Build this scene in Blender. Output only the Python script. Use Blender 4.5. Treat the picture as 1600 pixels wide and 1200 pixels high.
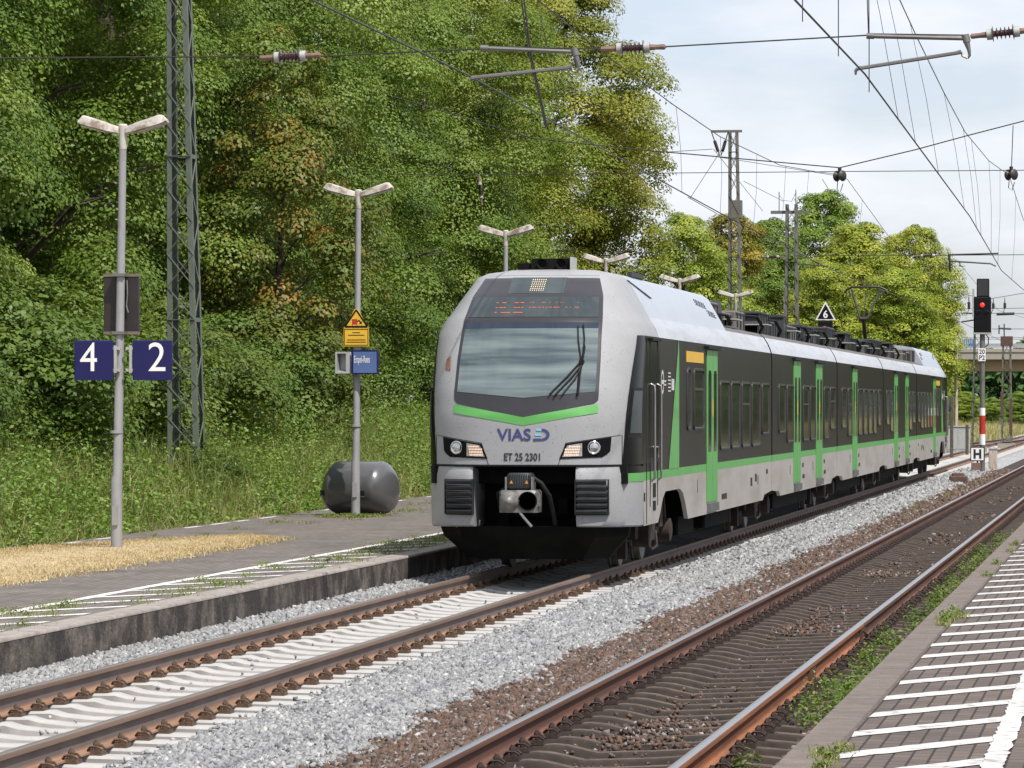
import bpy, math, random
import numpy as np
from mathutils import Vector, Matrix, Euler

R = math.radians
rng = np.random.default_rng(7)
random.seed(7)
for o in list(bpy.data.objects):
    bpy.data.objects.remove(o)
SC = bpy.context.scene
COL = SC.collection

# ------------------------------------------------------------------ camera
F, VX, VY, H = 6400.0, 1787.0, 633.0, 2.23      # focal length in px of a 1600 px wide frame, vanishing point, eye height over the rails
TH = math.atan((VX - 800) / F)
CT, ST = math.cos(TH), math.sin(TH)
cam = bpy.data.cameras.new('camera')
cam.sensor_width = 36
cam.lens = F / 1600 * 36
cam.shift_y = (VY - 600) / 1600
cam.clip_start, cam.clip_end = 0.5, 6000
camo = bpy.data.objects.new('camera', cam)
camo.location = (0, 0, H)
camo.rotation_euler = (R(90), 0, TH)
COL.objects.link(camo)
SC.camera = camo

# ------------------------------------------------------------------ light
SUN_EL, SUN_AZ = R(56), R(-46)                    # azimuth from +X towards -Y
sv = Vector((math.cos(SUN_EL) * math.cos(SUN_AZ), math.cos(SUN_EL) * math.sin(SUN_AZ), math.sin(SUN_EL)))
sun = bpy.data.lights.new('sun', 'SUN')
sun.energy, sun.angle, sun.color = 4.7, R(0.6), (1.0, 0.955, 0.89)
suno = bpy.data.objects.new('sun', sun)
suno.rotation_euler = sv.to_track_quat('Z', 'Y').to_euler()
suno.location = (60, -30, 80)
COL.objects.link(suno)

world = bpy.data.worlds.new('World')
SC.world = world
world.use_nodes = True
wn, wl = world.node_tree.nodes, world.node_tree.links
wn.clear()
w_out = wn.new('ShaderNodeOutputWorld'); w_bg = wn.new('ShaderNodeBackground')
sky = wn.new('ShaderNodeTexSky'); sky.sky_type = 'NISHITA'; sky.sun_disc = False
sky.sun_elevation = SUN_EL; sky.sun_rotation = math.atan2(sv.x, sv.y)
sky.dust_density = 1.5; sky.air_density = 1.0
w_tc = wn.new('ShaderNodeTexCoord'); w_mp = wn.new('ShaderNodeMapping'); w_mp.inputs['Scale'].default_value = (1, 1, 3.2)
w_n1 = wn.new('ShaderNodeTexNoise'); w_n1.inputs['Scale'].default_value = 9.0; w_n1.inputs['Detail'].default_value = 7; w_n1.inputs['Roughness'].default_value = 0.55
w_cr = wn.new('ShaderNodeValToRGB'); w_cr.color_ramp.elements[0].position = 0.40; w_cr.color_ramp.elements[1].position = 0.62
w_cr.color_ramp.elements[0].color = (0.46, 0.46, 0.46, 1)
w_mx = wn.new('ShaderNodeMix'); w_mx.data_type = 'RGBA'
w_mx.inputs['B'].default_value = (7.7, 7.95, 8.5, 1)
wl.new(w_tc.outputs['Generated'], w_mp.inputs['Vector']); wl.new(w_mp.outputs[0], w_n1.inputs['Vector'])
wl.new(w_n1.outputs['Fac'], w_cr.inputs[0]); wl.new(w_cr.outputs[0], w_mx.inputs['Factor'])
w_tint = wn.new('ShaderNodeMix'); w_tint.data_type = 'RGBA'; w_tint.blend_type = 'MULTIPLY'; w_tint.inputs['Factor'].default_value = 1; w_tint.inputs['B'].default_value = (1.06, 1.10, 1.26, 1)
wl.new(sky.outputs[0], w_tint.inputs['A']); wl.new(w_tint.outputs['Result'], w_mx.inputs['A']); wl.new(w_mx.outputs['Result'], w_bg.inputs['Color'])
w_bg.inputs['Strength'].default_value = 0.115
wl.new(w_bg.outputs[0], w_out.inputs['Surface'])

SC.view_settings.view_transform = 'Standard'
SC.view_settings.look = 'None'
SC.view_settings.exposure = 0.1
SC.view_settings.gamma = 1.0
SC.render.engine = 'CYCLES'
SC.cycles.max_bounces = 8
SC.cycles.transparent_max_bounces = 8
SC.cycles.caustics_reflective = False
SC.cycles.caustics_refractive = False

# ------------------------------------------------------------------ helpers
def at(x, y, Y):
    """world point on the plane at distance Y along the tracks seen at photo pixel (x, y)"""
    k = (x - 800) / F
    d = Y / (CT + k * ST)
    r = k * d
    return Vector((r * CT - d * ST, Y, H - (y - VY) * d / F))

def atX(x, y, X):
    """world point on the plane X = const seen at photo pixel (x, y)"""
    k = (x - 800) / F
    d = X / (k * CT - ST)
    r = k * d
    return Vector((X, r * ST + d * CT, H - (y - VY) * d / F))

class MB:
    """collects shapes, then links them as ONE mesh object"""
    def __init__(s):
        s.v, s.f, s.m = [], [], []
    def add(s, vs, fs, mat=0, M=None):
        b = len(s.v)
        if M is not None:
            vs = [M @ Vector(p) for p in vs]
        s.v += [tuple(p) for p in vs]
        s.f += [tuple(i + b for i in f) for f in fs]
        s.m += [mat] * len(fs)
        return s
    def box(s, x0, x1, y0, y1, z0, z1, mat=0, M=None):
        vs = [(x, y, z) for z in (z0, z1) for y in (y0, y1) for x in (x0, x1)]
        fs = [(0, 2, 3, 1), (4, 5, 7, 6), (0, 1, 5, 4), (2, 6, 7, 3), (0, 4, 6, 2), (1, 3, 7, 5)]
        return s.add(vs, fs, mat, M)
    def bbox(s, x0, x1, y0, y1, z0, z1, c=0.02, mat=0, M=None):
        """box with chamfered edges along z and a chamfered top"""
        def ring(i, z):
            a, b, d, e = x0 + i, x1 - i, y0 + i, y1 - i
            return [(a + c, d, z), (b - c, d, z), (b, d + c, z), (b, e - c, z), (b - c, e, z), (a + c, e, z), (a, e - c, z), (a, d + c, z)]
        return s.loft([ring(0, z0), ring(0, z1 - c), ring(c * .7, z1)], mat, M, True, True)
    def loft(s, rings, mat=0, M=None, cap0=False, cap1=False, closed=True):
        n = len(rings[0]); vs = [p for r in rings for p in r]; fs = []
        for i in range(len(rings) - 1):
            for j in range(n if closed else n - 1):
                k = (j + 1) % n
                fs.append((i * n + j, i * n + k, (i + 1) * n + k, (i + 1) * n + j))
        if cap0: fs.append(tuple(range(n - 1, -1, -1)))
        if cap1: fs.append(tuple((len(rings) - 1) * n + j for j in range(n)))
        return s.add(vs, fs, mat, M)
    def tube(s, pts, r, n=6, mat=0, M=None, caps=True):
        pts = [Vector(p) for p in pts]
        rs = r if isinstance(r, (list, tuple)) else [r] * len(pts)
        rings = []
        up = None
        for i, p in enumerate(pts):
            t = (pts[min(i + 1, len(pts) - 1)] - pts[max(i - 1, 0)]).normalized()
            if up is None:
                up = Vector((0, 0, 1)) if abs(t.z) < .9 else Vector((1, 0, 0))
            a = t.cross(up).normalized(); b = a.cross(t).normalized(); up = b
            rings.append([p + (a * math.cos(2 * math.pi * k / n) + b * math.sin(2 * math.pi * k / n)) * rs[i] for k in range(n)])
        return s.loft(rings, mat, M, caps, caps)
    def lathe(s, prof, n=20, mat=0, M=None, axis='Z', cap=True):
        rings = []
        for r, h in prof:
            ring = []
            for k in range(n):
                a = 2 * math.pi * k / n
                c, d = r * math.cos(a), r * math.sin(a)
                ring.append((c, d, h) if axis == 'Z' else ((h, c, d) if axis == 'X' else (d, h, c)))
            rings.append(ring)
        return s.loft(rings, mat, M, cap, cap)
    def prism(s, poly, y0, y1, mat=0, M=None):
        """polygon in (x, z) pushed from y0 to y1"""
        n = len(poly)
        vs = [(x, y0, z) for x, z in poly] + [(x, y1, z) for x, z in poly]
        fs = [tuple(range(n)), tuple(range(2 * n - 1, n - 1, -1))]
        fs += [(j, j + n, (j + 1) % n + n, (j + 1) % n) for j in range(n)]
        return s.add(vs, fs, mat, M)
    def bar(s, p, q, w, h=None, mat=0, M=None):
        h = h or w
        p, q = Vector(p), Vector(q); t = (q - p).normalized()
        up = Vector((0, 0, 1)) if abs(t.z) < .95 else Vector((0, 1, 0))
        a = t.cross(up).normalized() * w / 2; b = a.cross(t).normalized() * h / 2
        r = lambda o: [o - a - b, o + a - b, o + a + b, o - a + b]
        return s.loft([r(p), r(q)], mat, M, True, True)
    def build(s, name, mats, parent=None, smooth=None, loc=None):
        me = bpy.data.meshes.new(name)
        me.from_pydata(s.v, [], s.f)
        for m in (mats if isinstance(mats, (list, tuple)) else [mats]):
            me.materials.append(m)
        if any(s.m):
            me.polygons.foreach_set('material_index', s.m)
        me.validate()
        import bmesh
        bm = bmesh.new(); bm.from_mesh(me); bmesh.ops.recalc_face_normals(bm, faces=bm.faces); bm.to_mesh(me); bm.free()
        if smooth is not None:
            me.polygons.foreach_set('use_smooth', [True] * len(me.polygons))
            if smooth < 180: me.set_sharp_from_angle(angle=R(smooth))
        return link(name, me, parent, loc)

def link(name, data, parent=None, loc=None):
    o = bpy.data.objects.new(name, data)
    COL.objects.link(o)
    if parent is not None: o.parent = parent
    if loc is not None: o.location = loc
    return o

def tag(o, label, cat, group=None, kind=None):
    o['label'] = label
    o['category'] = cat
    if group: o['group'] = group
    if kind: o['kind'] = kind
    return o

def struct(o, kind='structure'):
    o['kind'] = kind
    return o

def thing(name, label, cat, loc=(0, 0, 0), rz=0, group=None):
    o = bpy.data.objects.new(name, None)
    o.empty_display_size = .2
    COL.objects.link(o); o.location = loc; o.rotation_euler = (0, 0, rz)
    return tag(o, label, cat, group)

def copy_tree(o, parent=None, skip=()):
    c = o.copy(); COL.objects.link(c)
    if parent is not None: c.parent = parent
    for ch in list(o.children):
        if ch.name.split('.')[0] in skip: continue
        copy_tree(ch, c, skip)
    return c

def np_mesh(name, V, Fa, mats, attrs=None, parent=None, smooth=False):
    """V (n,3) floats, Fa (m,k) ints, attrs: {name: per vertex float}"""
    me = bpy.data.meshes.new(name)
    n, (m, k) = len(V), Fa.shape
    me.vertices.add(n); me.vertices.foreach_set('co', np.asarray(V, np.float32).ravel())
    me.loops.add(m * k); me.loops.foreach_set('vertex_index', Fa.astype(np.int32).ravel())
    me.polygons.add(m)
    me.polygons.foreach_set('loop_start', np.arange(0, m * k, k, dtype=np.int32))
    me.polygons.foreach_set('loop_total', np.full(m, k, np.int32))
    if smooth: me.polygons.foreach_set('use_smooth', np.ones(m, bool))
    for nm, a in (attrs or {}).items():
        at_ = me.attributes.new(nm, 'FLOAT', 'POINT'); at_.data.foreach_set('value', np.asarray(a, np.float32))
    me.update(calc_edges=True)
    for mt in (mats if isinstance(mats, (list, tuple)) else [mats]): me.materials.append(mt)
    return link(name, me, parent)

def text2d(body, w=None, h=None, bold=0.0):
    """flat text as 2-D points and faces, fitted to a width and/or height, origin at its lower left"""
    cu = bpy.data.curves.new('lettering', 'FONT'); cu.body = body; cu.size = 1; cu.offset = bold; cu.resolution_u = 4
    ob = bpy.data.objects.new('lettering', cu); COL.objects.link(ob)
    dg = bpy.context.evaluated_depsgraph_get()
    me = bpy.data.meshes.new_from_object(ob.evaluated_get(dg))
    vs = np.array([v.co[:2] for v in me.vertices]); fs = [tuple(p.vertices) for p in me.polygons]
    bpy.data.objects.remove(ob); bpy.data.curves.remove(cu); bpy.data.meshes.remove(me)
    mn, mx = vs.min(0), vs.max(0)
    sx = (w / (mx[0] - mn[0])) if w else None
    sy = (h / (mx[1] - mn[1])) if h else None
    sx = sx or sy; sy = sy or sx
    return (vs - mn) * np.array([sx, sy]), fs

# ------------------------------------------------------------------ materials
def nodes(name):
    m = bpy.data.materials.new(name); m.use_nodes = True
    nt = m.node_tree
    return m, nt, nt.nodes['Principled BSDF']

def N(nt, t, **kw):
    n = nt.nodes.new(t)
    for k, v in kw.items():
        if k in n.inputs: n.inputs[k].default_value = v
        else: setattr(n, k, v)
    return n

def ramp(nt, stops):
    r = nt.nodes.new('ShaderNodeValToRGB'); e = r.color_ramp.elements
    while len(e) < len(stops): e.new(.5)
    for i, (p, c) in enumerate(stops):
        e[i].position = p; e[i].color = (*c, 1) if len(c) == 3 else c
    return r

def mat(name, col, rough=.5, metal=0, var=.12, scale=3, dirt=None, dirt_amt=.5, dirt_scale=(1, 1, 1), dirt_lo=.5, dirt_hi=.7, bump=0, bump_scale=40, emit=None, estr=1, spec=None, coat=0):
    m, nt, b = nodes(name)
    L = nt.links
    tc = N(nt, 'ShaderNodeTexCoord')
    geo = N(nt, 'ShaderNodeNewGeometry')
    n1 = N(nt, 'ShaderNodeTexNoise', Scale=scale, Detail=6.0, Roughness=.6)
    L.new(geo.outputs['Position'], n1.inputs['Vector'])
    lo = [max(0, c * (1 - var)) for c in col]; hi = [min(1, c * (1 + var)) for c in col]
    rp = ramp(nt, [(.3, lo), (.7, hi)])
    L.new(n1.outputs['Fac'], rp.inputs[0])
    out = rp.outputs[0]
    if dirt:
        mp = N(nt, 'ShaderNodeMapping'); mp.inputs['Scale'].default_value = dirt_scale
        L.new(geo.outputs['Position'], mp.inputs['Vector'])
        n2 = N(nt, 'ShaderNodeTexNoise', Scale=1.0, Detail=8.0, Roughness=.65)
        L.new(mp.outputs[0], n2.inputs['Vector'])
        mr = N(nt, 'ShaderNodeMapRange'); mr.inputs['From Min'].default_value = dirt_lo; mr.inputs['From Max'].default_value = dirt_hi; mr.inputs['To Max'].default_value = dirt_amt
        L.new(n2.outputs['Fac'], mr.inputs['Value'])
        mx = N(nt, 'ShaderNodeMix', data_type='RGBA'); mx.inputs['B'].default_value = (*dirt, 1)
        L.new(mr.outputs[0], mx.inputs['Factor']); L.new(out, mx.inputs['A']); out = mx.outputs['Result']
    L.new(out, b.inputs['Base Color'])
    b.inputs['Roughness'].default_value = rough; b.inputs['Metallic'].default_value = metal
    if spec is not None: b.inputs['Specular IOR Level'].default_value = spec
    if coat: b.inputs['Coat Weight'].default_value = coat; b.inputs['Coat Roughness'].default_value = .08
    if bump:
        n3 = N(nt, 'ShaderNodeTexNoise', Scale=bump_scale, Detail=4.0)
        L.new(geo.outputs['Position'], n3.inputs['Vector'])
        bp = N(nt, 'ShaderNodeBump', Strength=bump, Distance=.02)
        L.new(n3.outputs['Fac'], bp.inputs['Height']); L.new(bp.outputs[0], b.inputs['Normal'])
    if emit:
        b.inputs['Emission Color'].default_value = (*emit, 1); b.inputs['Emission Strength'].default_value = estr
    return m

M = {}
# train
M['silver'] = mat('silver_paint', (.315, .315, .320), .40, .0, .06, 2, (.06, .05, .045), .8, (42, 42, 42), .60, .68, spec=.28)
M['skirt'] = mat('grey_skirt_paint', (.42, .395, .365), .42, .05, .05, 2, (.24, .19, .14), .6, (1.2, .5, 2.2), .42, .75)
M['white'] = mat('white_roof_paint', (.44, .455, .49), .35, 0, .05, 2, (.25, .24, .22), .7, (2.5, .6, 7), .5, .72, coat=.2)
M['fairing'] = mat('pale_roof_fairing', (.37, .405, .455), .35, 0, .04, 2, (.34, .34, .34), .4, (3, 1, 5), .55, .8)
M['black'] = mat('dark_brown_body_film', (.019, .016, .014), .3, 0, .25, 2, (.034, .028, .023), .5, (2, 2.6, .35), .45, .75, spec=.10)
M['cabblack'] = mat('glossy_black_cab_side', (.008, .008, .009), .2, 0, .2, 2, spec=.06)
M['mask'] = mat('dark_mask', (.032, .030, .033), .28, 0, .1, 5, (.10, .09, .09), .5, (25, 25, 25), .64, .72)
M['green'] = mat('bright_green_film', (.105, .36, .085), .42, 0, .06, 3, (.12, .25, .10), .4, (3, 3, 1), .55, .75)
M['seal'] = mat('black_rubber', (.012, .012, .012), .6, 0, .2, 6, spec=.2)
M['under'] = mat('dark_underframe', (.008, .0075, .007), .8, 0, .4, 5, spec=.1)
M['bogie'] = mat('rusty_bogie_steel', (.026, .018, .014), .85, .05, .4, 7, (.10, .062, .038), .6, (6, 6, 6), .5, .7)
M['steel'] = mat('brushed_steel', (.30, .29, .28), .45, .7, .1, 8)
M['castgrey'] = mat('grimy_cast_grey', (.17, .165, .16), .5, .4, .25, 12, (.04, .035, .03), .7, (9, 9, 9), .45, .65)
M['roofbox'] = mat('roof_box_grey_brown', (.13, .115, .10), .6, .1, .15, 3, (.06, .055, .05), .6, (4, 4, 1), .45, .7)
M['roofdark'] = mat('roof_box_dark', (.022, .024, .028), .5, .1, .2, 4)
M['yellow'] = mat('signal_yellow', (.72, .42, .03), .45, 0, .05, 4)
M['frame'] = mat('window_frame_grey', (.045, .042, .040), .5, 0, .1, 5, spec=.2)
M['glassdark'] = mat('tinted_side_glass', (.050, .054, .050), .06, 0, .35, 1.2, spec=.32)
M['cabpane'] = mat('cab_side_pane', (.050, .060, .062), .3, 0, .2, 3, spec=.1)
M['led'] = mat('orange_led', (.2, .04, .01), .5, emit=(1.0, .20, .05), estr=.5)
M['ledw'] = mat('warm_white_led', (.5, .4, .25), .5, emit=(1.0, .80, .5), estr=.9)
M['lampw'] = mat('daytime_lamp', (.6, .4, .3), .4, emit=(1.0, .68, .50), estr=.55)
M['lens'] = mat('clear_lamp_lens', (.5, .5, .49), .12, .75, .3, 22)
M['dispglass'] = mat('display_glass', (.035, .047, .05), .08, 0, .25, 3, (.16, .17, .17), .5, (28, 28, 28), .6, .75, spec=.6)
M['pad'] = mat('black_crash_pad', (.020, .021, .023), .55, 0, .2, 8, spec=.35)
M['conegrey'] = mat('grimy_pale_steel', (.20, .19, .175), .5, .3, .25, 14, (.05, .045, .04), .6, (12, 12, 12), .5, .7)
M['inkblue'] = mat('dark_blue_lettering', (.045, .05, .16), .4)
M['lightblue'] = mat('light_blue_lettering', (.20, .45, .66), .4)
M['inkblack'] = mat('black_lettering', (.02, .02, .025), .5)
M['inkwhite'] = mat('white_lettering', (.62, .62, .60), .5)
M['orangedecal'] = mat('orange_warning_decal', (.55, .24, .03), .5)
M['rustspot'] = mat('rust_brown_smear', (.24, .11, .07), .7, 0, .5, 30)

def windscreen():
    m, nt, b = nodes('tinted_windscreen'); L = nt.links
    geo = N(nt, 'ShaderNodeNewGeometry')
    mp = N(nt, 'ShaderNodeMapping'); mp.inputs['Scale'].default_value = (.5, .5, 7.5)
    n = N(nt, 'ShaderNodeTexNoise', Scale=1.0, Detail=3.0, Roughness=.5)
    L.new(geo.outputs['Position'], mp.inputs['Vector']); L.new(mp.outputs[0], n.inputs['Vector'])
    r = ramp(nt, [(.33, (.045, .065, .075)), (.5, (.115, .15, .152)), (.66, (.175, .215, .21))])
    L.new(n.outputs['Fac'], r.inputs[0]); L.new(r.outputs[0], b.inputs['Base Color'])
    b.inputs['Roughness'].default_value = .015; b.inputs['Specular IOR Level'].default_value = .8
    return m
M['windscreen'] = windscreen()
M['screenband'] = mat('windscreen_sun_strip', (.018, .03, .05), .08, 0, .1, 3, spec=.6)

# track and ground
M['rail_new'] = None
def railmat(name, rust, rust2, top, toprough, topmetal, web, head):
    m, nt, b = nodes(name); L = nt.links
    geo = N(nt, 'ShaderNodeNewGeometry'); sep = N(nt, 'ShaderNodeSeparateXYZ'); L.new(geo.outputs['Position'], sep.inputs[0])
    mp = N(nt, 'ShaderNodeMapping'); mp.inputs['Scale'].default_value = (9, .5, 14)
    L.new(geo.outputs['Position'], mp.inputs['Vector'])
    n = N(nt, 'ShaderNodeTexNoise', Scale=1.0, Detail=8.0, Roughness=.65); L.new(mp.outputs[0], n.inputs['Vector'])
    r = ramp(nt, [(.34, rust), (.66, rust2)]); L.new(n.outputs['Fac'], r.inputs[0])
    # the foot and the fillets carry the brighter flaky rust, the web is duller
    zr = ramp(nt, [(0, (1.0, 1.0, 1.0)), (.20, (1, 1, 1)), (.30, web), (.68, web), (.78, head), (1, head)])
    mr = N(nt, 'ShaderNodeMapRange'); mr.inputs['From Min'].default_value = -.172; mr.inputs['From Max'].default_value = 0
    L.new(sep.outputs['Z'], mr.inputs['Value']); L.new(mr.outputs[0], zr.inputs[0])
    mu = N(nt, 'ShaderNodeMix', data_type='RGBA', blend_type='MULTIPLY'); mu.inputs['Factor'].default_value = 1
    L.new(r.outputs[0], mu.inputs['A']); L.new(zr.outputs[0], mu.inputs['B'])
    gt = N(nt, 'ShaderNodeMath', operation='GREATER_THAN'); gt.inputs[1].default_value = -.0045; L.new(sep.outputs['Z'], gt.inputs[0])
    mx = N(nt, 'ShaderNodeMix', data_type='RGBA'); mx.inputs['B'].default_value = (*top, 1)
    L.new(gt.outputs[0], mx.inputs['Factor']); L.new(mu.outputs['Result'], mx.inputs['A']); L.new(mx.outputs['Result'], b.inputs['Base Color'])
    mm = N(nt, 'ShaderNodeMath', operation='MULTIPLY'); mm.inputs[1].default_value = topmetal; L.new(gt.outputs[0], mm.inputs[0]); L.new(mm.outputs[0], b.inputs['Metallic'])
    mr2 = N(nt, 'ShaderNodeMapRange'); mr2.inputs['To Min'].default_value = .75; mr2.inputs['To Max'].default_value = toprough
    L.new(gt.outputs[0], mr2.inputs['Value']); L.new(mr2.outputs[0], b.inputs['Roughness'])
    return m
M['rail_new'] = railmat('brown_rail_steel', (.20, .108, .064), (.32, .182, .108), (.22, .185, .16), .45, .5, (.52, .72, 1.08), (.62, .72, .85))
M['rail_old'] = railmat('rust_red_rail_steel', (.080, .036, .021), (.165, .066, .036), (.44, .425, .41), .32, .95, (.75, .72, .75), (.95, .98, .95))
M['rail_orange'] = railmat('bright_orange_rusty_rail_steel', (.17, .064, .027), (.34, .127, .048), (.47, .44, .42), .30, .95, (.62, .6, .65), (.95, .95, .95))
M['sleeper_new'] = mat('pale_concrete', (.395, .385, .37), .85, 0, .08, 6, (.29, .275, .26), .5, (5, 5, 5), .55, .75, bump=.15)
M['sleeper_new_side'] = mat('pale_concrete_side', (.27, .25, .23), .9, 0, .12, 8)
M['sleeper_old_side'] = mat('dark_concrete_side', (.034, .025, .020), .95, 0, .4, 10)
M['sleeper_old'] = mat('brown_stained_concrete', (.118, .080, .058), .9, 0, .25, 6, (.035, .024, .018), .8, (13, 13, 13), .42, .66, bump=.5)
M['clip'] = mat('rusty_clip', (.12, .075, .05), .6, .3, .4, 30)
M['clip_old'] = mat('dark_rusty_clip', (.05, .032, .026), .7, .2, .4, 30)

def stonemat(name, stops, mossy=None):
    m, nt, b = nodes(name); L = nt.links
    a = N(nt, 'ShaderNodeAttribute', attribute_name='rnd')
    r = ramp(nt, stops); L.new(a.outputs['Fac'], r.inputs[0])
    geo = N(nt, 'ShaderNodeNewGeometry')
    n = N(nt, 'ShaderNodeTexNoise', Scale=35.0, Detail=4.0); L.new(geo.outputs['Position'], n.inputs['Vector'])
    rr = ramp(nt, [(.3, (.72, .72, .72)), (.7, (1.1, 1.1, 1.1))]); L.new(n.outputs['Fac'], rr.inputs[0])
    mu = N(nt, 'ShaderNodeMix', data_type='RGBA', blend_type='MULTIPLY'); mu.inputs['Factor'].default_value = 1
    L.new(r.outputs[0], mu.inputs['A']); L.new(rr.outputs[0], mu.inputs['B']); L.new(mu.outputs['Result'], b.inputs['Base Color'])
    b.inputs['Roughness'].default_value = .85
    return m
M['stone_new'] = stonemat('grey_ballast_stone', [(0, (.12, .122, .126)), (.15, (.20, .204, .208)), (.5, (.295, .298, .30)), (.85, (.38, .38, .378)), (1, (.48, .475, .46))])
M['stone_old'] = stonemat('brown_ballast_stone', [(0, (.035, .028, .026)), (.3, (.095, .060, .043)), (.6, (.155, .088, .058)), (.82, (.16, .135, .12)), (1, (.31, .295, .28))])

def bedmat(name, c0, c1, c2, sc):
    m, nt, b = nodes(name); L = nt.links
    geo = N(nt, 'ShaderNodeNewGeometry')
    vo = N(nt, 'ShaderNodeTexVoronoi', Scale=sc); L.new(geo.outputs['Position'], vo.inputs['Vector'])
    sp = N(nt, 'ShaderNodeSeparateColor'); L.new(vo.outputs['Color'], sp.inputs[0])
    r = ramp(nt, [(0, c0), (.5, c1), (1, c2)]); L.new(sp.outputs[0], r.inputs[0]); L.new(r.outputs[0], b.inputs['Base Color'])
    bp = N(nt, 'ShaderNodeBump', Strength=1.0, Distance=.05); L.new(vo.outputs['Distance'], bp.inputs['Height']); bp.invert = True
    L.new(bp.outputs[0], b.inputs['Normal']); b.inputs['Roughness'].default_value = .9
    return m
M['bed_new'] = bedmat('grey_ballast', (.18, .185, .19), (.37, .375, .375), (.52, .52, .51), 17)
M['bed_old'] = bedmat('brown_ballast', (.018, .013, .011), (.045, .031, .024), (.085, .062, .05), 17)

def paving(name, c1, c2, mortar, bw, bh, rot, stain):
    m, nt, b = nodes(name); L = nt.links
    geo = N(nt, 'ShaderNodeNewGeometry')
    mp = N(nt, 'ShaderNodeMapping'); mp.inputs['Rotation'].default_value = (0, 0, rot)
    L.new(geo.outputs['Position'], mp.inputs['Vector'])
    br = N(nt, 'ShaderNodeTexBrick'); br.inputs['Scale'].default_value = 1; br.inputs['Brick Width'].default_value = bw; br.inputs['Row Height'].default_value = bh
    br.inputs['Mortar Size'].default_value = .008; br.inputs['Color1'].default_value = (*c1, 1); br.inputs['Color2'].default_value = (*c2, 1); br.inputs['Mortar'].default_value = (*mortar, 1)
    L.new(mp.outputs[0], br.inputs['Vector'])
    n = N(nt, 'ShaderNodeTexNoise', Scale=.9, Detail=8.0, Roughness=.7); L.new(geo.outputs['Position'], n.inputs['Vector'])
    r = ramp(nt, [(.35, (.72, .70, .68)), (.65, (1.12, 1.1, 1.08))]); L.new(n.outputs['Fac'], r.inputs[0])
    mu = N(nt, 'ShaderNodeMix', data_type='RGBA', blend_type='MULTIPLY'); mu.inputs['Factor'].default_value = 1
    L.new(br.outputs['Color'], mu.inputs['A']); L.new(r.outputs[0], mu.inputs['B']); L.new(mu.outputs['Result'], b.inputs['Base Color'])
    bp = N(nt, 'ShaderNodeBump', Strength=.6, Distance=.01); bp.invert = True
    L.new(br.outputs['Fac'], bp.inputs['Height']); L.new(bp.outputs[0], b.inputs['Normal'])
    b.inputs['Roughness'].default_value = .85
    return m
M['pave_r'] = paving('brown_block_paving', (.100, .077, .064), (.132, .103, .086), (.024, .018, .015), .21, .105, R(90), 0)
M['pave_l'] = paving('grey_block_paving', (.150, .132, .117), (.205, .18, .162), (.050, .042, .035), .21, .105, R(90), 0)
M['coping'] = mat('ribbed_coping_concrete', (.165, .132, .114), .9, 0, .2, 5, (.075, .06, .052), .6, (3, 28, 3), .5, .7, bump=.6, bump_scale=60)
M['coping_l'] = mat('worn_coping_concrete', (.30, .265, .24), .9, 0, .2, 5, (.14, .11, .09), .6, (6, 3, 6), .5, .7, bump=.4, bump_scale=50)
M['wall_l'] = mat('stained_platform_wall', (.155, .128, .105), .9, 0, .4, 6, (.018, .015, .013), .93, (2.4, 2.4, 2.2), .34, .56, bump=.9, bump_scale=22)
M['paint'] = mat('worn_white_paint', (.53, .52, .50), .7, 0, .10, 5, (.15, .12, .105), .85, (8, 8, 8), .54, .66)
M['paint_l'] = mat('worn_white_paint_old', (.66, .64, .61), .7, 0, .06, 5, (.22, .19, .17), .9, (7, 7, 7), .55, .66)
M['soil'] = mat('grassy_soil', (.085, .085, .03), .95, 0, .5, .6, (.20, .16, .08), .7, (.4, .4, .4), .45, .65)
M['drygrass_base'] = mat('dry_lawn_base', (.46, .36, .21), .95, 0, .25, 2.5, (.27, .18, .08), .5, (1.5, 1.5, 1.5), .5, .7, bump=.5, bump_scale=60)

def leafmat(name, stops, trans=.28, rough=.45):
    m, nt, b = nodes(name); L = nt.links
    a = N(nt, 'ShaderNodeAttribute', attribute_name='rnd')
    r = ramp(nt, stops); L.new(a.outputs['Fac'], r.inputs[0])
    oi = N(nt, 'ShaderNodeObjectInfo')
    mu = N(nt, 'ShaderNodeMix', data_type='RGBA', blend_type='MULTIPLY'); mu.inputs['Factor'].default_value = 1
    L.new(r.outputs[0], mu.inputs['A']); L.new(oi.outputs['Color'], mu.inputs['B'])
    L.new(mu.outputs['Result'], b.inputs['Base Color']); b.inputs['Roughness'].default_value = rough; b.inputs['Specular IOR Level'].default_value = .22
    tr = N(nt, 'ShaderNodeBsdfTranslucent')
    g = N(nt, 'ShaderNodeMix', data_type='RGBA', blend_type='MULTIPLY'); g.inputs['Factor'].default_value = 1; g.inputs['B'].default_value = (1.25, 1.2, .5, 1)
    L.new(mu.outputs['Result'], g.inputs['A']); L.new(g.outputs['Result'], tr.inputs['Color'])
    ms = N(nt, 'ShaderNodeMixShader'); ms.inputs[0].default_value = trans
    L.new(b.outputs[0], ms.inputs[1]); L.new(tr.outputs[0], ms.inputs[2])
    L.new(ms.outputs[0], nt.nodes['Material Output'].inputs['Surface'])
    return m
M['leaf'] = leafmat('linden_leaf', [(0, (.055, .112, .017)), (.5, (.145, .215, .038)), (1, (.34, .40, .105))])
M['leaf_rust'] = leafmat('half_browned_leaf', [(0, (.075, .115, .020)), (.50, (.14, .185, .034)), (.62, (.24, .19, .040)), (.85, (.32, .18, .040)), (1, (.38, .19, .045))])
M['weed'] = leafmat('weed_leaf', [(0, (.070, .125, .022)), (.5, (.145, .215, .042)), (1, (.26, .30, .085))])
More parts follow.
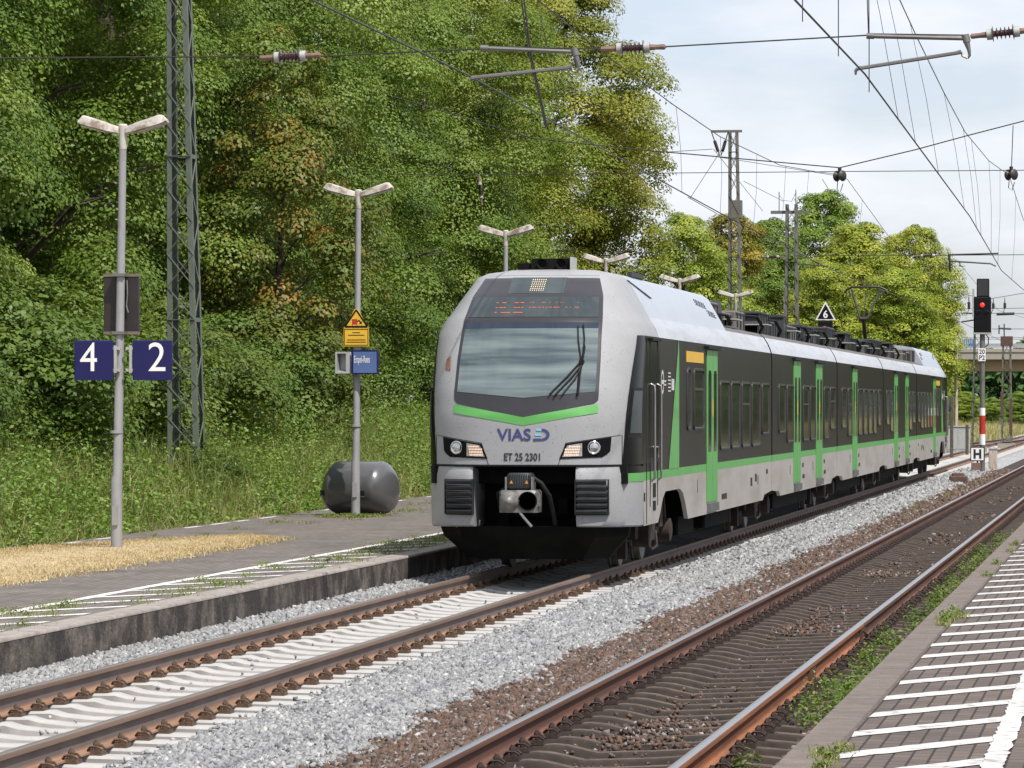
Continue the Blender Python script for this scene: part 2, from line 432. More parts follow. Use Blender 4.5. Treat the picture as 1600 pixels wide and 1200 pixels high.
M['grass'] = leafmat('tall_grass_blade', [(0, (.12, .175, .04)), (.4, (.22, .25, .08)), (.65, (.38, .35, .15)), (1, (.54, .46, .26))], .3)
M['dry'] = leafmat('dry_grass_blade', [(0, (.33, .245, .125)), (.5, (.47, .37, .215)), (.9, (.58, .48, .31)), (1, (.34, .36, .15))], .2)
M['bark'] = mat('grey_brown_bark', (.085, .068, .052), .95, 0, .4, 6, bump=.8, bump_scale=14)

# street furniture
M['galv'] = mat('grey_painted_pole', (.30, .295, .30), .5, .1, .07, 3, (.19, .165, .14), .6, (8, 8, 3), .56, .72)
M['lamphead'] = mat('stained_lamp_housing', (.50, .46, .41), .6, 0, .1, 4, (.16, .10, .06), .8, (6, 6, 6), .48, .62)
M['lampglass'] = mat('lamp_diffuser', (.45, .44, .42), .3, 0, .05, 4)
M['signblue'] = mat('dark_blue_enamel', (.018, .017, .088), .5, 0, .05, 3, spec=.2)
M['signblue2'] = mat('faded_blue_enamel', (.105, .165, .36), .35, 0, .08, 3)
M['signwhite'] = mat('white_enamel', (.80, .79, .77), .4, 0, .03, 3)
M['signframe'] = mat('sign_frame_brown', (.17, .125, .10), .6, 0, .2, 5)
M['boardback'] = mat('dark_board_back', (.024, .018, .018), .5, 0, .2, 4, (.04, .03, .02), .5, (5, 5, 1), .5, .7)
M['signred'] = mat('sign_red', (.45, .03, .02), .45)
M['signblack'] = mat('sign_black', (.009, .009, .011), .55, 0, .1, 5, spec=.12)
M['mast'] = mat('grey_green_mast_steel', (.135, .155, .125), .6, .2, .12, 4, (.09, .075, .055), .5, (3, 3, 1.5), .52, .72)
M['mastfar'] = mat('weathered_mast_steel', (.15, .145, .125), .6, .2, .15, 4)
M['barrel'] = mat('dark_grey_plastic', (.085, .085, .088), .28, 0, .06, 3, (.12, .11, .10), .5, (6, 6, 6), .6, .75, coat=.5)
M['wire'] = mat('dark_wire', (.045, .04, .038), .5, .4, .1, 5)
M['insul'] = mat('brown_porcelain', (.055, .022, .022), .18, 0, .15, 5)
M['cap'] = mat('pale_grey_cap', (.40, .41, .38), .5, .2, .1, 8)
M['rustfit'] = mat('rusty_fitting', (.20, .125, .10), .7, .2, .3, 14)
M['armgrey'] = mat('grey_arm_tube', (.20, .19, .18), .45, .5, .12, 5)
M['concrete'] = mat('bridge_concrete', (.34, .31, .26), .85, 0, .08, .6, (.25, .22, .18), .5, (.3, .3, 1.2), .5, .7)
M['soffit'] = mat('beige_girder', (.36, .27, .16), .8, 0, .08, .5)
M['cabinet'] = mat('grey_cabinet', (.36, .36, .36), .5, .1, .08, 4, (.2, .19, .17), .5, (5, 5, 3), .5, .7)
M['paleplast'] = mat('peeling_pale_pole', (.52, .44, .36), .6, 0, .15, 6, (.25, .14, .09), .7, (9, 9, 2), .5, .62)
M['wood'] = mat('weathered_post', (.09, .075, .06), .9, 0, .3, 6)
M['redlamp'] = mat('lit_red_lamp', (.5, .02, .01), .3, emit=(1.0, .035, .025), estr=.95)
M['pink'] = mat('graffiti_blue', (.10, .17, .40), .6, 0, .3, 1.5)
M['railing'] = mat('galvanised_railing', (.38, .39, .40), .5, .3, .08, 3)
M['cratewood'] = mat('rust_brown_block', (.10, .06, .045), .85, 0, .3, 9)

# ------------------------------------------------------------------ setting
TX, NX = -7.99, -3.62            # centres of the train's track and of the near track
PL, PR = -9.68, -1.957           # edges of the left and right platforms
ZL, ZR = .22, .30                # their heights

def sheet(name, prof, Ys, mats, seg_mat=None):
    mb = MB()
    rings = [[(x, y, z) for x, z in prof] for y in Ys]
    mb.loft(rings, 0, None, False, False, closed=False)
    return mb.build(name, mats, None, 60)

gp = [(-900, 6), (-300, 3), (-60, 1.6), (-30, 1.3), (-22, 1.55), (-19, 1.10), (-17.2, .48), (-16.2, .14), (-15.7, .0), (-15.0, -.45), (-2, -.45), (6, -.45), (30, -.5), (900, 1)]
struct(sheet('ground', gp, [-60, 0, 40, 80, 120, 160, 200, 260, 340, 500, 900, 2500], M['soil']))

Yt = [12, 40, 80, 120, 160, 220, 300, 420]
struct(sheet('ballast_bed', [(-9.675, -.15), (-9.3, -.20), (-8.95, -.235), (-8.8, -.30), (-7.9, -.30), (-6.85, -.29), (-6.72, -.235), (-6.6, -.205), (-6.3, -.185), (-6.05, -.195), (-5.75, -.225), (-5.55, -.26), (-5.5, -.5)], Yt, M['bed_new']))
struct(sheet('old_ballast_bed', [(-5.68, -.30), (-5.45, -.265), (-5.1, -.25), (-4.75, -.24), (-4.40, -.315), (-3.6, -.315), (-2.75, -.31), (-2.4, -.28), (-1.97, -.30)], Yt, M['bed_old']))

# left platform ------------------------------------------------------------------
mb = MB(); mb.box(-15.65, PL - .30, 14, 175, -.44, ZL)
struct(mb.build('platform_pavement', M['pave_l']))
wall = thing('platform_wall', 'weathered concrete edge wall of the left platform beside the train track', 'wall', (PL, 14, -.4))
y = 14.0
ww = MB(); cc = MB(); ys = []
k = 0
while y < 172:
    l = 9.3
    ww.box(PL - .27, PL, y + .012, y + l - .012, -.44, ZL - .028)
    y += l
ww.box(PL - .29, PL - .05, 14, 172, -.44, ZL - .04)
y = 14.0
while y < 172:
    cc.bbox(PL - .297, PL + .004, y + .004, y + 2.32, ZL - .026, ZL + .006, .014)
    y += 2.325
wo = ww.build('wall_face', M['wall_l'], wall); co = cc.build('coping', M['coping_l'], wall, 40)
wo.location = co.location = (-PL, -14, .4)

def quad(mb, x0, y0, x1, y1, dx, dy, z, mat_=0):
    """a painted bar from (x0,y0) to (x1,y1), widened by (dx,dy)"""
    n = max(2, int(math.hypot(x1 - x0, y1 - y0) / .12))
    lo, hi = [], []
    for i in range(n + 1):
        t = i / n
        j = lambda: random.uniform(-.012, .012)
        lo.append((x0 + (x1 - x0) * t + j(), y0 + (y1 - y0) * t + j(), z)); hi.append((x0 + dx + (x1 - x0) * t + j(), y0 + dy + (y1 - y0) * t + j(), z))
    mb.loft([lo, hi], mat_, None, False, False, closed=False)

mb = MB()
for i in range(60):
    a = 14 + i * 2.2
    quad(mb, -10.93, a, -10.93, a + 2.2, .13, 0, ZL + .006)
for i in range(88):
    a = 16 + i * 1.5
    if random.random() < .06: continue
    quad(mb, -10.80, a, -10.03, a + 1.16, 0, .30, ZL + .004)
struct(mb.build('platform_marking', M['paint_l']))
mb = MB()
for i in range(50):
    a = 50 + i * 1.9
    if random.random() < .6: quad(mb, -15.5, a, -15.5, a + random.uniform(.5, 1.4), .11, 0, ZL + .006)
struct(mb.build('platform_edge_line', M['paint_l']))

# right platform -----------------------------------------------------------------
mb = MB(); mb.box(PR + .25, 7, 14, 190, -.44, ZR)
struct(mb.build('platform_pavement', M['pave_r']))
cop = thing('platform_edging', 'ribbed brown concrete edging of the right platform beside the near track', 'kerb', (PR, 14, -.4))
cc = MB(); y = 14.0
while y < 188:
    cc.bbox(PR, PR + .248, y + .005, y + 1.99, -.44, ZR + .004, .015); y += 2.0
co = cc.build('coping', M['coping'], cop, 40); co.location = (-PR, -14, .4)
mb = MB()
for i in range(110):
    a = 15.04 + i * 1.5
    quad(mb, -1.68 + random.uniform(-.03, .02), a - .25, -.85, a + 1.06, 0, .40, ZR + .005)
for i in range(80):
    a = 14 + i * 2.05
    quad(mb, -.86, a, -.86 , a + 2.05, .125, 0, ZR + .009)
struct(mb.build('platform_marking', M['paint']))

# dry lawn -----------------------------------------------------------------------
def lawn_edge(Y):
    """X limits of the mown patch at distance Y"""
    if Y < 52: return -15.75, -12.56
    t = min(1, (Y - 52) / 9.0)
    return -15.75 + 2.2 * t ** 2.2, -12.56 - .05 * t - .9 * max(0, t - .85) / .15 * .9
mb = MB(); rings = []
for Y in np.arange(30, 61.01, .5):
    a, b_ = lawn_edge(Y); j = .10 * math.sin(Y * 1.7) + .06 * math.sin(Y * 4.3) + random.uniform(-.05, .05)
    rings.append([(a, Y, ZL + .002), (a + .2 * (b_ - a), Y, ZL + .03), (.5 * (a + b_), Y, ZL + .045), (b_ - .12 + j, Y, ZL + .028), (b_ + j, Y, ZL + .003)])
mb.loft(rings, 0, None, False, False, closed=False)
struct(mb.build('dry_lawn', M['drygrass_base'], None, 80))

def blades(n, px, py, pz, hmin, hmax, w, lean, mats, name, rnd_pow=1.0, rnd=None, parent=None):
    h = rng.uniform(hmin, hmax, n); a = rng.uniform(0, 2 * np.pi, n); la = rng.uniform(0, 2 * np.pi, n); le = rng.uniform(.1, 1, n) * lean * h
    dx, dy = np.cos(a) * w, np.sin(a) * w
    V = np.zeros((n, 5, 3))
    b0 = np.stack([px, py, pz], 1)
    V[:, 0] = b0; V[:, 0, 0] -= dx; V[:, 0, 1] -= dy
    V[:, 1] = b0; V[:, 1, 0] += dx; V[:, 1, 1] += dy
    mid = b0.copy(); mid[:, 0] += np.cos(la) * le * .3; mid[:, 1] += np.sin(la) * le * .3; mid[:, 2] += h * .6
    V[:, 2] = mid; V[:, 2, 0] += dx * .7; V[:, 2, 1] += dy * .7
    V[:, 3] = mid; V[:, 3, 0] -= dx * .7; V[:, 3, 1] -= dy * .7
    V[:, 4] = b0; V[:, 4, 0] += np.cos(la) * le; V[:, 4, 1] += np.sin(la) * le; V[:, 4, 2] += h
    i = np.arange(n)[:, None] * 5
    T = np.concatenate([i + np.array([[0, 1, 2]]), i + np.array([[0, 2, 3]]), i + np.array([[3, 2, 4]])], 0)
    rv = (rng.random(n) ** rnd_pow) if rnd is None else rnd
    return np_mesh(name, V.reshape(-1, 3), T, mats, {'rnd': np.repeat(rv, 5)}, parent)

n = 60000
py = rng.uniform(36, 61, n); lim = np.array([lawn_edge(v) for v in py]); px = lim[:, 0] + (lim[:, 1] - lim[:, 0]) * np.where(rng.random(n) < .06, 1 + np.abs(rng.normal(0, .05, n)), rng.random(n))
dry = blades(n, px, py, np.full(n, ZL + .02), .012, .05, .006, 1.2, M['dry'], 'dry_grass')
struct(dry, 'stuff')

# ------------------------------------------------------------------ ballast stones
def noise1(y, ph):
    return .09 * np.sin(y * .9 + ph) + .07 * np.sin(y * 2.3 + ph * 2.1) + .07 * np.sin(y * 5.1 + ph * .7)
def stones(name, X, Y, Z, size, m, rnd):
    n = len(X)
    cube = np.array([(-1, -1, -1), (1, -1, -1), (1, 1, -1), (-1, 1, -1), (-1, -1, 1), (1, -1, 1), (1, 1, 1), (-1, 1, 1)], float)
    P = cube[None] * (1 + rng.uniform(-.75, .35, (n, 8, 3))) * rng.uniform(.45, 1.25, (n, 1, 3))
    q = rng.normal(size=(n, 4)); q /= np.linalg.norm(q, axis=1)[:, None]
    w, x, y, z = q.T
    Rm = np.stack([1 - 2 * (y * y + z * z), 2 * (x * y - z * w), 2 * (x * z + y * w), 2 * (x * y + z * w), 1 - 2 * (x * x + z * z), 2 * (y * z - x * w), 2 * (x * z - y * w), 2 * (y * z + x * w), 1 - 2 * (x * x + y * y)], 1).reshape(n, 3, 3)
    P = np.einsum('nij,nkj->nki', Rm, P) * size[:, None, None]
    P += np.stack([X, Y, Z], 1)[:, None]
    tr = np.array([(0, 2, 1), (0, 3, 2), (4, 5, 6), (4, 6, 7), (0, 1, 5), (0, 5, 4), (1, 2, 6), (1, 6, 5), (2, 3, 7), (2, 7, 6), (3, 0, 4), (3, 4, 7)])
    T = (np.arange(n)[:, None, None] * 8 + tr[None]).reshape(-1, 3)
    o = np_mesh(name, P.reshape(-1, 3), T, m, {'rnd': np.repeat(rnd, 8)})
    return struct(o, 'stuff')
bands = [(25, 40, 1300, .82), (40, 60, 800, .9), (60, 90, 240, 1.15), (90, 155, 60, 1.7)]
def scatter(x0, x1, dens=1.0):
    xs, ys, ss = [], [], []
    for a, b_, d, s_ in bands:
        k = int((x1 - x0) * (b_ - a) * d * dens)
        xs.append(rng.uniform(x0, x1, k)); ys.append(rng.uniform(a, b_, k)); ss.append(rng.uniform(.017, .034, k) * s_)
    return np.concatenate(xs), np.concatenate(ys), np.concatenate(ss)
gz = lambda x: np.interp(x, [-9.675, -9.3, -8.9, -7.9, -7.1, -6.65, -6.3, -6.05, -5.7, -5.4], [-.12, -.185, -.215, -.245, -.225, -.195, -.175, -.182, -.225, -.245])
bz = lambda x: np.interp(x, [-6.1, -5.6, -5.1, -4.85, -4.3, -2.9, -2.4, -1.97], [-.24, -.25, -.235, -.225, -.235, -.24, -.26, -.29])
gx, gy, gs = scatter(-6.95, -5.2)
keep = (gx < -5.55 + noise1(gy, .3) + rng.normal(0, .07, len(gx))) & (gx > -6.72 + .5 * noise1(gy, 4.0) * .6 + rng.normal(0, .03, len(gx)))
g2 = scatter(-9.66, -8.83); k2 = g2[0] < -8.98 + rng.normal(0, .05, len(g2[0]))
g3 = scatter(-8.62, -7.36, .004); g4 = scatter(-6.95, -6.68, .05)
X = np.concatenate([gx[keep], g2[0][k2], g3[0], g4[0]]); Y = np.concatenate([gy[keep], g2[1][k2], g3[1], g4[1]]); S = np.concatenate([gs[keep], g2[2][k2], g3[2] * .7, g4[2] * .7])
stones('grey_ballast_stones', X, Y, gz(X) + rng.uniform(-.004, .032, len(X)), S, M['stone_new'], np.clip(rng.normal(.52, .25, len(X)), 0, 1))
gx, gy, gs = scatter(-5.95, -4.45, .9)
keep = (gx > -5.62 + noise1(gy, .3) + rng.normal(0, .08, len(gx))) & (gx < -4.72 + rng.normal(0, .12, len(gx)))
g2 = scatter(-4.3, -2.95, .22); pk = (np.sin(g2[1] * .42 + 1.1) + np.sin(g2[1] * 1.3) * .4 + rng.normal(0, .35, len(g2[1])) > .95) & (np.abs(g2[0] + 3.62) < .25 + .3 * rng.random(len(g2[0]))); g2 = tuple(q[pk] for q in g2); g3 = scatter(-2.5, -1.98, .55); g5 = scatter(-4.35, -2.85, .14)
X = np.concatenate([gx[keep], g2[0], g3[0], g5[0]]); Y = np.concatenate([gy[keep], g2[1], g3[1], g5[1]]); S = np.concatenate([gs[keep], g2[2] * .8, g3[2], g5[2] * .6])
Zo = bz(X) + rng.uniform(-.004, .028, len(X)); Zo[-len(g5[0]):] = -.30 + .075 * rng.random(len(g5[0])) ** 3
stones('brown_ballast_stones', X, Y, Zo, S, M['stone_old'], np.clip(rng.normal(.48, .27, len(X)), 0, 1))

# ------------------------------------------------------------------ tracks
RAILPROF = [(-.036, -.012), (-.033, -.004), (-.026, 0), (.026, 0), (.033, -.004), (.036, -.012), (.0345, -.040), (.012, -.052), (.0085, -.075), (.0085, -.125), (.014, -.142), (.045, -.154), (.075, -.160), (.075, -.172),
            (-.075, -.172), (-.075, -.160), (-.045, -.154), (-.014, -.142), (-.0085, -.125), (-.0085, -.075), (-.012, -.052), (-.0345, -.040)]
def rail_mb(x, Y0, Y1, step=10.0):
    mb = MB(); rings = []
    for Y in np.linspace(Y0, Y1, max(2, int((Y1 - Y0) / step))):
        rings.append([(x + a, Y, b_) for a, b_ in RAILPROF])
    return mb.loft(rings, 0, None, True, True)
def sleeper_mb(mb, x, y, dz=0, rough=0.0):
    rings = []; nar = .82 if rough else 1
    for u, zt, wt in [(-1.3, -.215, .09), (-1.27, -.200, .10), (-1.08, -.188, .105), (-.62, -.180, .105), (-.52, -.178, .10), (-.42, -.205, .095), (-.2, -.226, .09), (.2, -.226, .09), (.42, -.205, .095), (.52, -.178, .10), (.62, -.180, .105), (1.08, -.188, .105), (1.27, -.200, .10), (1.3, -.215, .09)]:
        zt += dz + random.uniform(-rough, rough); wt *= nar
        rings.append([(x + u, y - .14, -.36), (x + u, y - wt - .012, zt - .018), (x + u, y - wt + .012, zt), (x + u, y + wt - .012, zt), (x + u, y + wt + .012, zt - .018), (x + u, y + .14, -.36)])
    mb.loft(rings, 0, None, True, True)
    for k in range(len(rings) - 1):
        mb.m[len(mb.m) - 2 - 6 * (k + 1)] = 1; mb.m[len(mb.m) - 2 - 6 * (k + 1) + 1] = 1 if rough else 0  # the sleeper's camera-facing side takes the second, darker material
    return mb
def clip_mb(mb, x, y):
    mb.box(x - .17, x + .17, y - .08, y + .08, -.186, -.1725)
    for s in (-1, 1):
        c = x + s * .115
        mb.box(c - .05, c + .05, y - .075, y + .075, -.1725, -.155)
        for t in (-1, 1):
            pts = [(c - s * .055, y + t * .028, -.152), (c - s * .03, y + t * .062, -.128), (c + s * .02, y + t * .066, -.126), (c + s * .05, y + t * .045, -.150)]
            mb.tube(pts, .0105, 5)
        mb.lathe([(.021, -.165), (.021, -.118), (.026, -.118), (.026, -.105), (.013, -.088), (.013, -.082)], 6, 0, Matrix.Translation((c + s * .0, y, 0)))
    return mb

def track(name, label, cx, pitch, y_first, y_last, rmat, smat, cmat, rough, smat2):
    t = thing(name, label, 'railway track', (cx, y_first, 0))
    for s in (-1, 1):
        if rmat == M['rail_old'] and s > 0:       # the near end of the platform-side rail is a newer orange-rusty length
            rail_mb(s * .7535, 14 - y_first, 42 - y_first).build('rail', M['rail_orange'], t, 35)
            rail_mb(s * .7535, 42.006 - y_first, 430 - y_first).build('rail', rmat, t, 35)
        else: rail_mb(s * .7535, 14 - y_first, 430 - y_first).build('rail', rmat, t, 35)
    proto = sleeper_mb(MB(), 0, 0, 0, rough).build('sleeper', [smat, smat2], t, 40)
    variants = [proto.data]
    cls = [clip_mb(MB(), s * .7535, 0).build('rail_clip', cmat, proto, 40) for s in (-1, 1)]
    nsl = int((y_last - y_first) / pitch)
    rest = MB(); rc = MB()
    for i in range(1, min(100, nsl)):
        o = proto.copy(); COL.objects.link(o); o.location = (random.uniform(-.02, .02), i * pitch, random.uniform(-.004, .004)); o.rotation_euler = (0, 0, random.uniform(-.006, .006))
        if i < 50:
            for cp in cls:
                c = cp.copy(); COL.objects.link(c); c.parent = o
        else:
            for s in (-1, 1): clip_mb(rc, s * .7535, i * pitch)
    for i in range(100, nsl):
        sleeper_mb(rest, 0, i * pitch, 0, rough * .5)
        if i < 190:
            for s in (-1, 1):
                for q in (-1, 1):
                    rc.box(s * .7535 + q * .115 - .05, s * .7535 + q * .115 + .05, i * pitch - .07, i * pitch + .07, -.18, -.11)
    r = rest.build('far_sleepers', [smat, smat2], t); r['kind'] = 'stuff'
    r = rc.build('far_rail_clips', cmat, t); r['kind'] = 'stuff'
    return t
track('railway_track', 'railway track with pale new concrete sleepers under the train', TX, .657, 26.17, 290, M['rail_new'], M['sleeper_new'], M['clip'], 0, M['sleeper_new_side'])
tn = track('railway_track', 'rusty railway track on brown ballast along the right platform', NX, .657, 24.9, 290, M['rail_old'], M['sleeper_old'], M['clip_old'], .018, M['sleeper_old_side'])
# fishplate joint and cable bond on the near rail
for yy in (35.5, 42.0):
    fp = MB(); fp.box(.7535 + .010, .7535 + .035, yy - 24.9 - .3, yy - 24.9 + .3, -.140, -.055); fp.build('joint_bar', M['rail_old'], tn)
fp = MB(); fp.tube([(.7535 + .03, 40.9 - 24.9, -.09), (.7535 + .09, 41.0 - 24.9, -.03), (.7535 + .13, 41.4 - 24.9, -.10), (.7535 + .05, 41.9 - 24.9, -.12)], .008, 5)
fp.build('cable_bond', M['seal'], tn)

# track joining from the left far beyond the train
t3 = thing('railway_track', 'brown track curving in from the left beyond the train', 'railway track', (-12, 150, 0))
cx3 = lambda Y: -7.99 - 7.5 * max(0, (300 - Y) / 150) ** 1.6
for s in (-1, 1):
    mb = MB(); rings = []
    for Y in np.arange(146, 301, 4.0):
        rings.append([(cx3(Y) + s * .7535 + a + 12, Y - 150, b_) for a, b_ in RAILPROF])
    mb.loft(rings, 0, None, True, True); mb.build('rail', M['rail_old'], t3, 40)
mb = MB()
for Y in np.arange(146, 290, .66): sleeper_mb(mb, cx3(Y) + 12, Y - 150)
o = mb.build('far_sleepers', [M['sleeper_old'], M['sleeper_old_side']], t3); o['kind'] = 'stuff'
mb = MB(); mb.loft([[(cx3(Y) - 2.2, Y, -.32), (cx3(Y) - 1.5, Y, -.24), (cx3(Y) + 1.5, Y, -.24), (cx3(Y) + 1.9, Y, -.32)] for Y in np.arange(142, 302, 8.0)], 0, None, closed=False)
struct(mb.build('old_ballast_bed', M['bed_old']))
# ------------------------------------------------------------------ the train
YN = 52.75                                        # nose tip
LT = 88.12                                        # length over noses
train = thing('passenger_train', 'silver and black five-car electric train with green doors and stripe on the left track', 'train', (TX, YN, 0))
HW = 1.41
ZW = [(.5, 1.41), (3.0, 1.41), (3.16, 1.40), (3.33, 1.335), (3.44, 1.265), (3.6, 1.18), (3.95, .98), (4.02, .88), (4.07, .62), (4.1, .06)]
wz = lambda z: float(np.interp(z, [a for a, _ in ZW], [b for _, b in ZW]))
UCZ = [(.6, .10), (.9, .02), (1.3, 0), (2.1, 0), (2.41, .08), (2.85, .32), (3.37, .68), (3.69, 1.05), (3.95, 1.55), (4.02, 1.9), (4.07, 2.35), (4.1, 2.95)]
ucz = lambda z: float(np.interp(z, [a for a, _ in UCZ], [b for _, b in UCZ]))
DZ = lambda z: float(np.interp(z, [1, 3.0, 3.7, 4.05, 4.1], [1.4, 1.4, 1.3, .8, .22]))
PP = 2.6
def nose_u(v, z):
    t = min(abs(v) / wz(z), .9999)
    return ucz(z) + DZ(z) * (1 - (1 - t ** PP) ** (1 / PP))
def nose_a(a, z):
    """point at plan angle a (90 deg = side) -> v, u"""
    sg = 1 if a >= 0 else -1
    return sg * wz(z) * abs(math.sin(a)) ** (2 / PP), ucz(z) + DZ(z) * (1 - abs(math.cos(a)) ** (2 / PP))
def front_patch(mb, fn, na, nb, off, mat_=0):
    rings = []
    for j in range(nb + 1):
        r = []
        for i in range(na + 1):
            v, z = fn(i / na, j / nb)
            r.append((v * (1 + off * .3), nose_u(v, z) - off, z))
        rings.append(r)
    return mb.loft(rings, mat_, None, closed=False)
def poly_patch(mb, pts, off, mat_=0, n=6):
    """quad patch of four (v,z) corners: lower left, lower right, upper right, upper left"""
    a, b, c, d = [Vector(p) for p in pts]
    return front_patch(mb, lambda s, t: tuple((a.lerp(b, s)).lerp(d.lerp(c, s), t)), n, n, off, mat_)
def front_text(name, body, v0, v1, z0, z1, m, parent, off=.008, bold=0):
    P, fs = text2d(body, v1 - v0, z1 - z0, bold)
    mb = MB(); mb.add([(v0 + x, nose_u(v0 + x, z0 + y) - off, z0 + y) for x, y in P], fs)
    return mb.build(name, m, parent)

VM = [(2.0, .955), (2.41, .955), (2.85, .95), (3.37, .925), (3.69, .875), (3.95, .77), (4.0, .73)]
vm = lambda z: float(np.interp(z, [a for a, _ in VM], [b for _, b in VM]))

def side_strip(mb, pts, mat_):
    """closed (u,z) outline on both sides, with a little thickness"""
    n = len(pts)
    for s in (-1, 1):
        vs = [(s * wz(z), u, z) for u, z in pts] + [(s * (wz(z) - .06), u, z) for u, z in pts]
        fs = [tuple(range(n)), tuple(range(2 * n - 1, n - 1, -1))] + [(j, j + n, (j + 1) % n + n, (j + 1) % n) for j in range(n)]
        mb.add(vs, fs, mat_)

def window(parent, s, u0, u1, z0, z1, split=False):
    mb = MB(); x = lambda o: s * (HW + o)
    def rr(i, r):
        a, b, c, d = u0 + i, u1 - i, z0 + i, z1 - i
        out = []
        for cx, cz, st in [(b - r, d - r, 0), (a + r, d - r, 90), (a + r, c + r, 180), (b - r, c + r, 270)]:
            for k in range(4):
                g = R(st + k * 30); out.append((cx + r * math.cos(g), cz + r * math.sin(g)))
        return out
    o, i2 = rr(0, .09), rr(.045, .06)
    R3 = lambda p, off: [(x(off), u, z) for u, z in p]
    mb.loft([R3(o, .001), R3(rr(.006, .085), .022), R3(rr(.034, .065), .022), R3(i2, .007)], 0)
    mb.add(R3(i2, .008), [tuple(range(len(i2)))], 1)
    if split:
        zz = z0 + (z1 - z0) * .66
        mb.box(min(x(.008), x(.016)), max(x(.008), x(.016)), u0 + .05, u1 - .05, zz - .02, zz + .02, 0)
    return mb.build('window', [M['frame'], M['glassdark']], parent, 30)

def door(parent, s, u0, u1):
    mb = MB(); x0, x1 = sorted((s * (HW + .002), s * (HW + .014)))
    um = (u0 + u1) / 2
    for a, b in ((u0 + .02, um - .018), (um + .018, u1 - .02)):
        mb.box(x0, x1, a, b, .75, 3.07, 0)
        w = (b - a)
        g0, g1 = sorted((s * (HW + .0145), s * (HW + .019)))
        c, d = a + w * .22, b - w * .22
        mb.loft([[(g1 if s > 0 else g0, c + .05, 1.52), (g1 if s > 0 else g0, d - .05, 1.52), (g1 if s > 0 else g0, d, 1.58), (g1 if s > 0 else g0, d, 2.70), (g1 if s > 0 else g0, d - .05, 2.76), (g1 if s > 0 else g0, c + .05, 2.76), (g1 if s > 0 else g0, c, 2.70), (g1 if s > 0 else g0, c, 1.58)],
                 [(x0 if s > 0 else x1, u, z) for u, z in [(c + .05, 1.52), (d - .05, 1.52), (d, 1.58), (d, 2.70), (d - .05, 2.76), (c + .05, 2.76), (c, 2.70), (c, 1.58)]]], 1, None, True, False)
    mb.box(min(s * (HW + .0005), s * (HW + .006)), max(s * (HW + .0005), s * (HW + .006)), um - .018, um + .018, .75, 3.07, 2)
    mb.box(min(s * (HW + .001), s * (HW + .06)), max(s * (HW + .001), s * (HW + .06)), u0 - .12, u1 + .12, 3.085, 3.13, 2)
    mb.box(min(s * (HW - .02), s * (HW + .05)), max(s * (HW - .02), s * (HW + .05)), u0 + .1, u1 - .1, .60, .725, 3)
    mb.box(min(s * (HW + .014), s * (HW + .02)), max(s * (HW + .014), s * (HW + .02)), um + .03, um + .09, 2.05, 2.32, 4)
    return mb.build('door', [M['green'], M['glassdark'], M['seal'], M['castgrey'], M['yellow']], parent)

def roof_box(parent, u0, u1, v0, v1, z0, z1, m, slope=0, extras=True):
    mb = MB()
    if slope:
        mb.loft([[(v0, u0, z0), (v1, u0, z0), (v1, u1, z0), (v0, u1, z0)], [(v0 + .05, u0 + slope, z1), (v1 - .05, u0 + slope, z1), (v1 - .05, u1 - .03, z1), (v0 + .05, u1 - .03, z1)]], 0, None, True, True)
    else:
        mb.bbox(v0, v1, u0, u1, z0, z1, .03)
    if extras:
        n = max(1, int((u1 - u0) / .45))
        for k in range(n):                         # ribs, latches and a cover lip
            a = u0 + (k + .5) * (u1 - u0) / n
            mb.box(v1 - .002, v1 + .02, a - .02, a + .02, z0 + .03, z1 - .06, 1)
            mb.box(v0 - .02, v0 + .002, a - .02, a + .02, z0 + .03, z1 - .06, 1)
        mb.box(v0 - .015, v1 + .015, u0 + .05, u1 - .05, z1 - .05, z1 - .03, 1)
    return mb.build('roof_equipment', [m, M['roofdark']], parent, 30)

def cable(parent, pts, r=.022):
    mb = MB(); mb.tube(pts, r, 5)
    return mb.build('roof_cable', M['seal'], parent, 60)

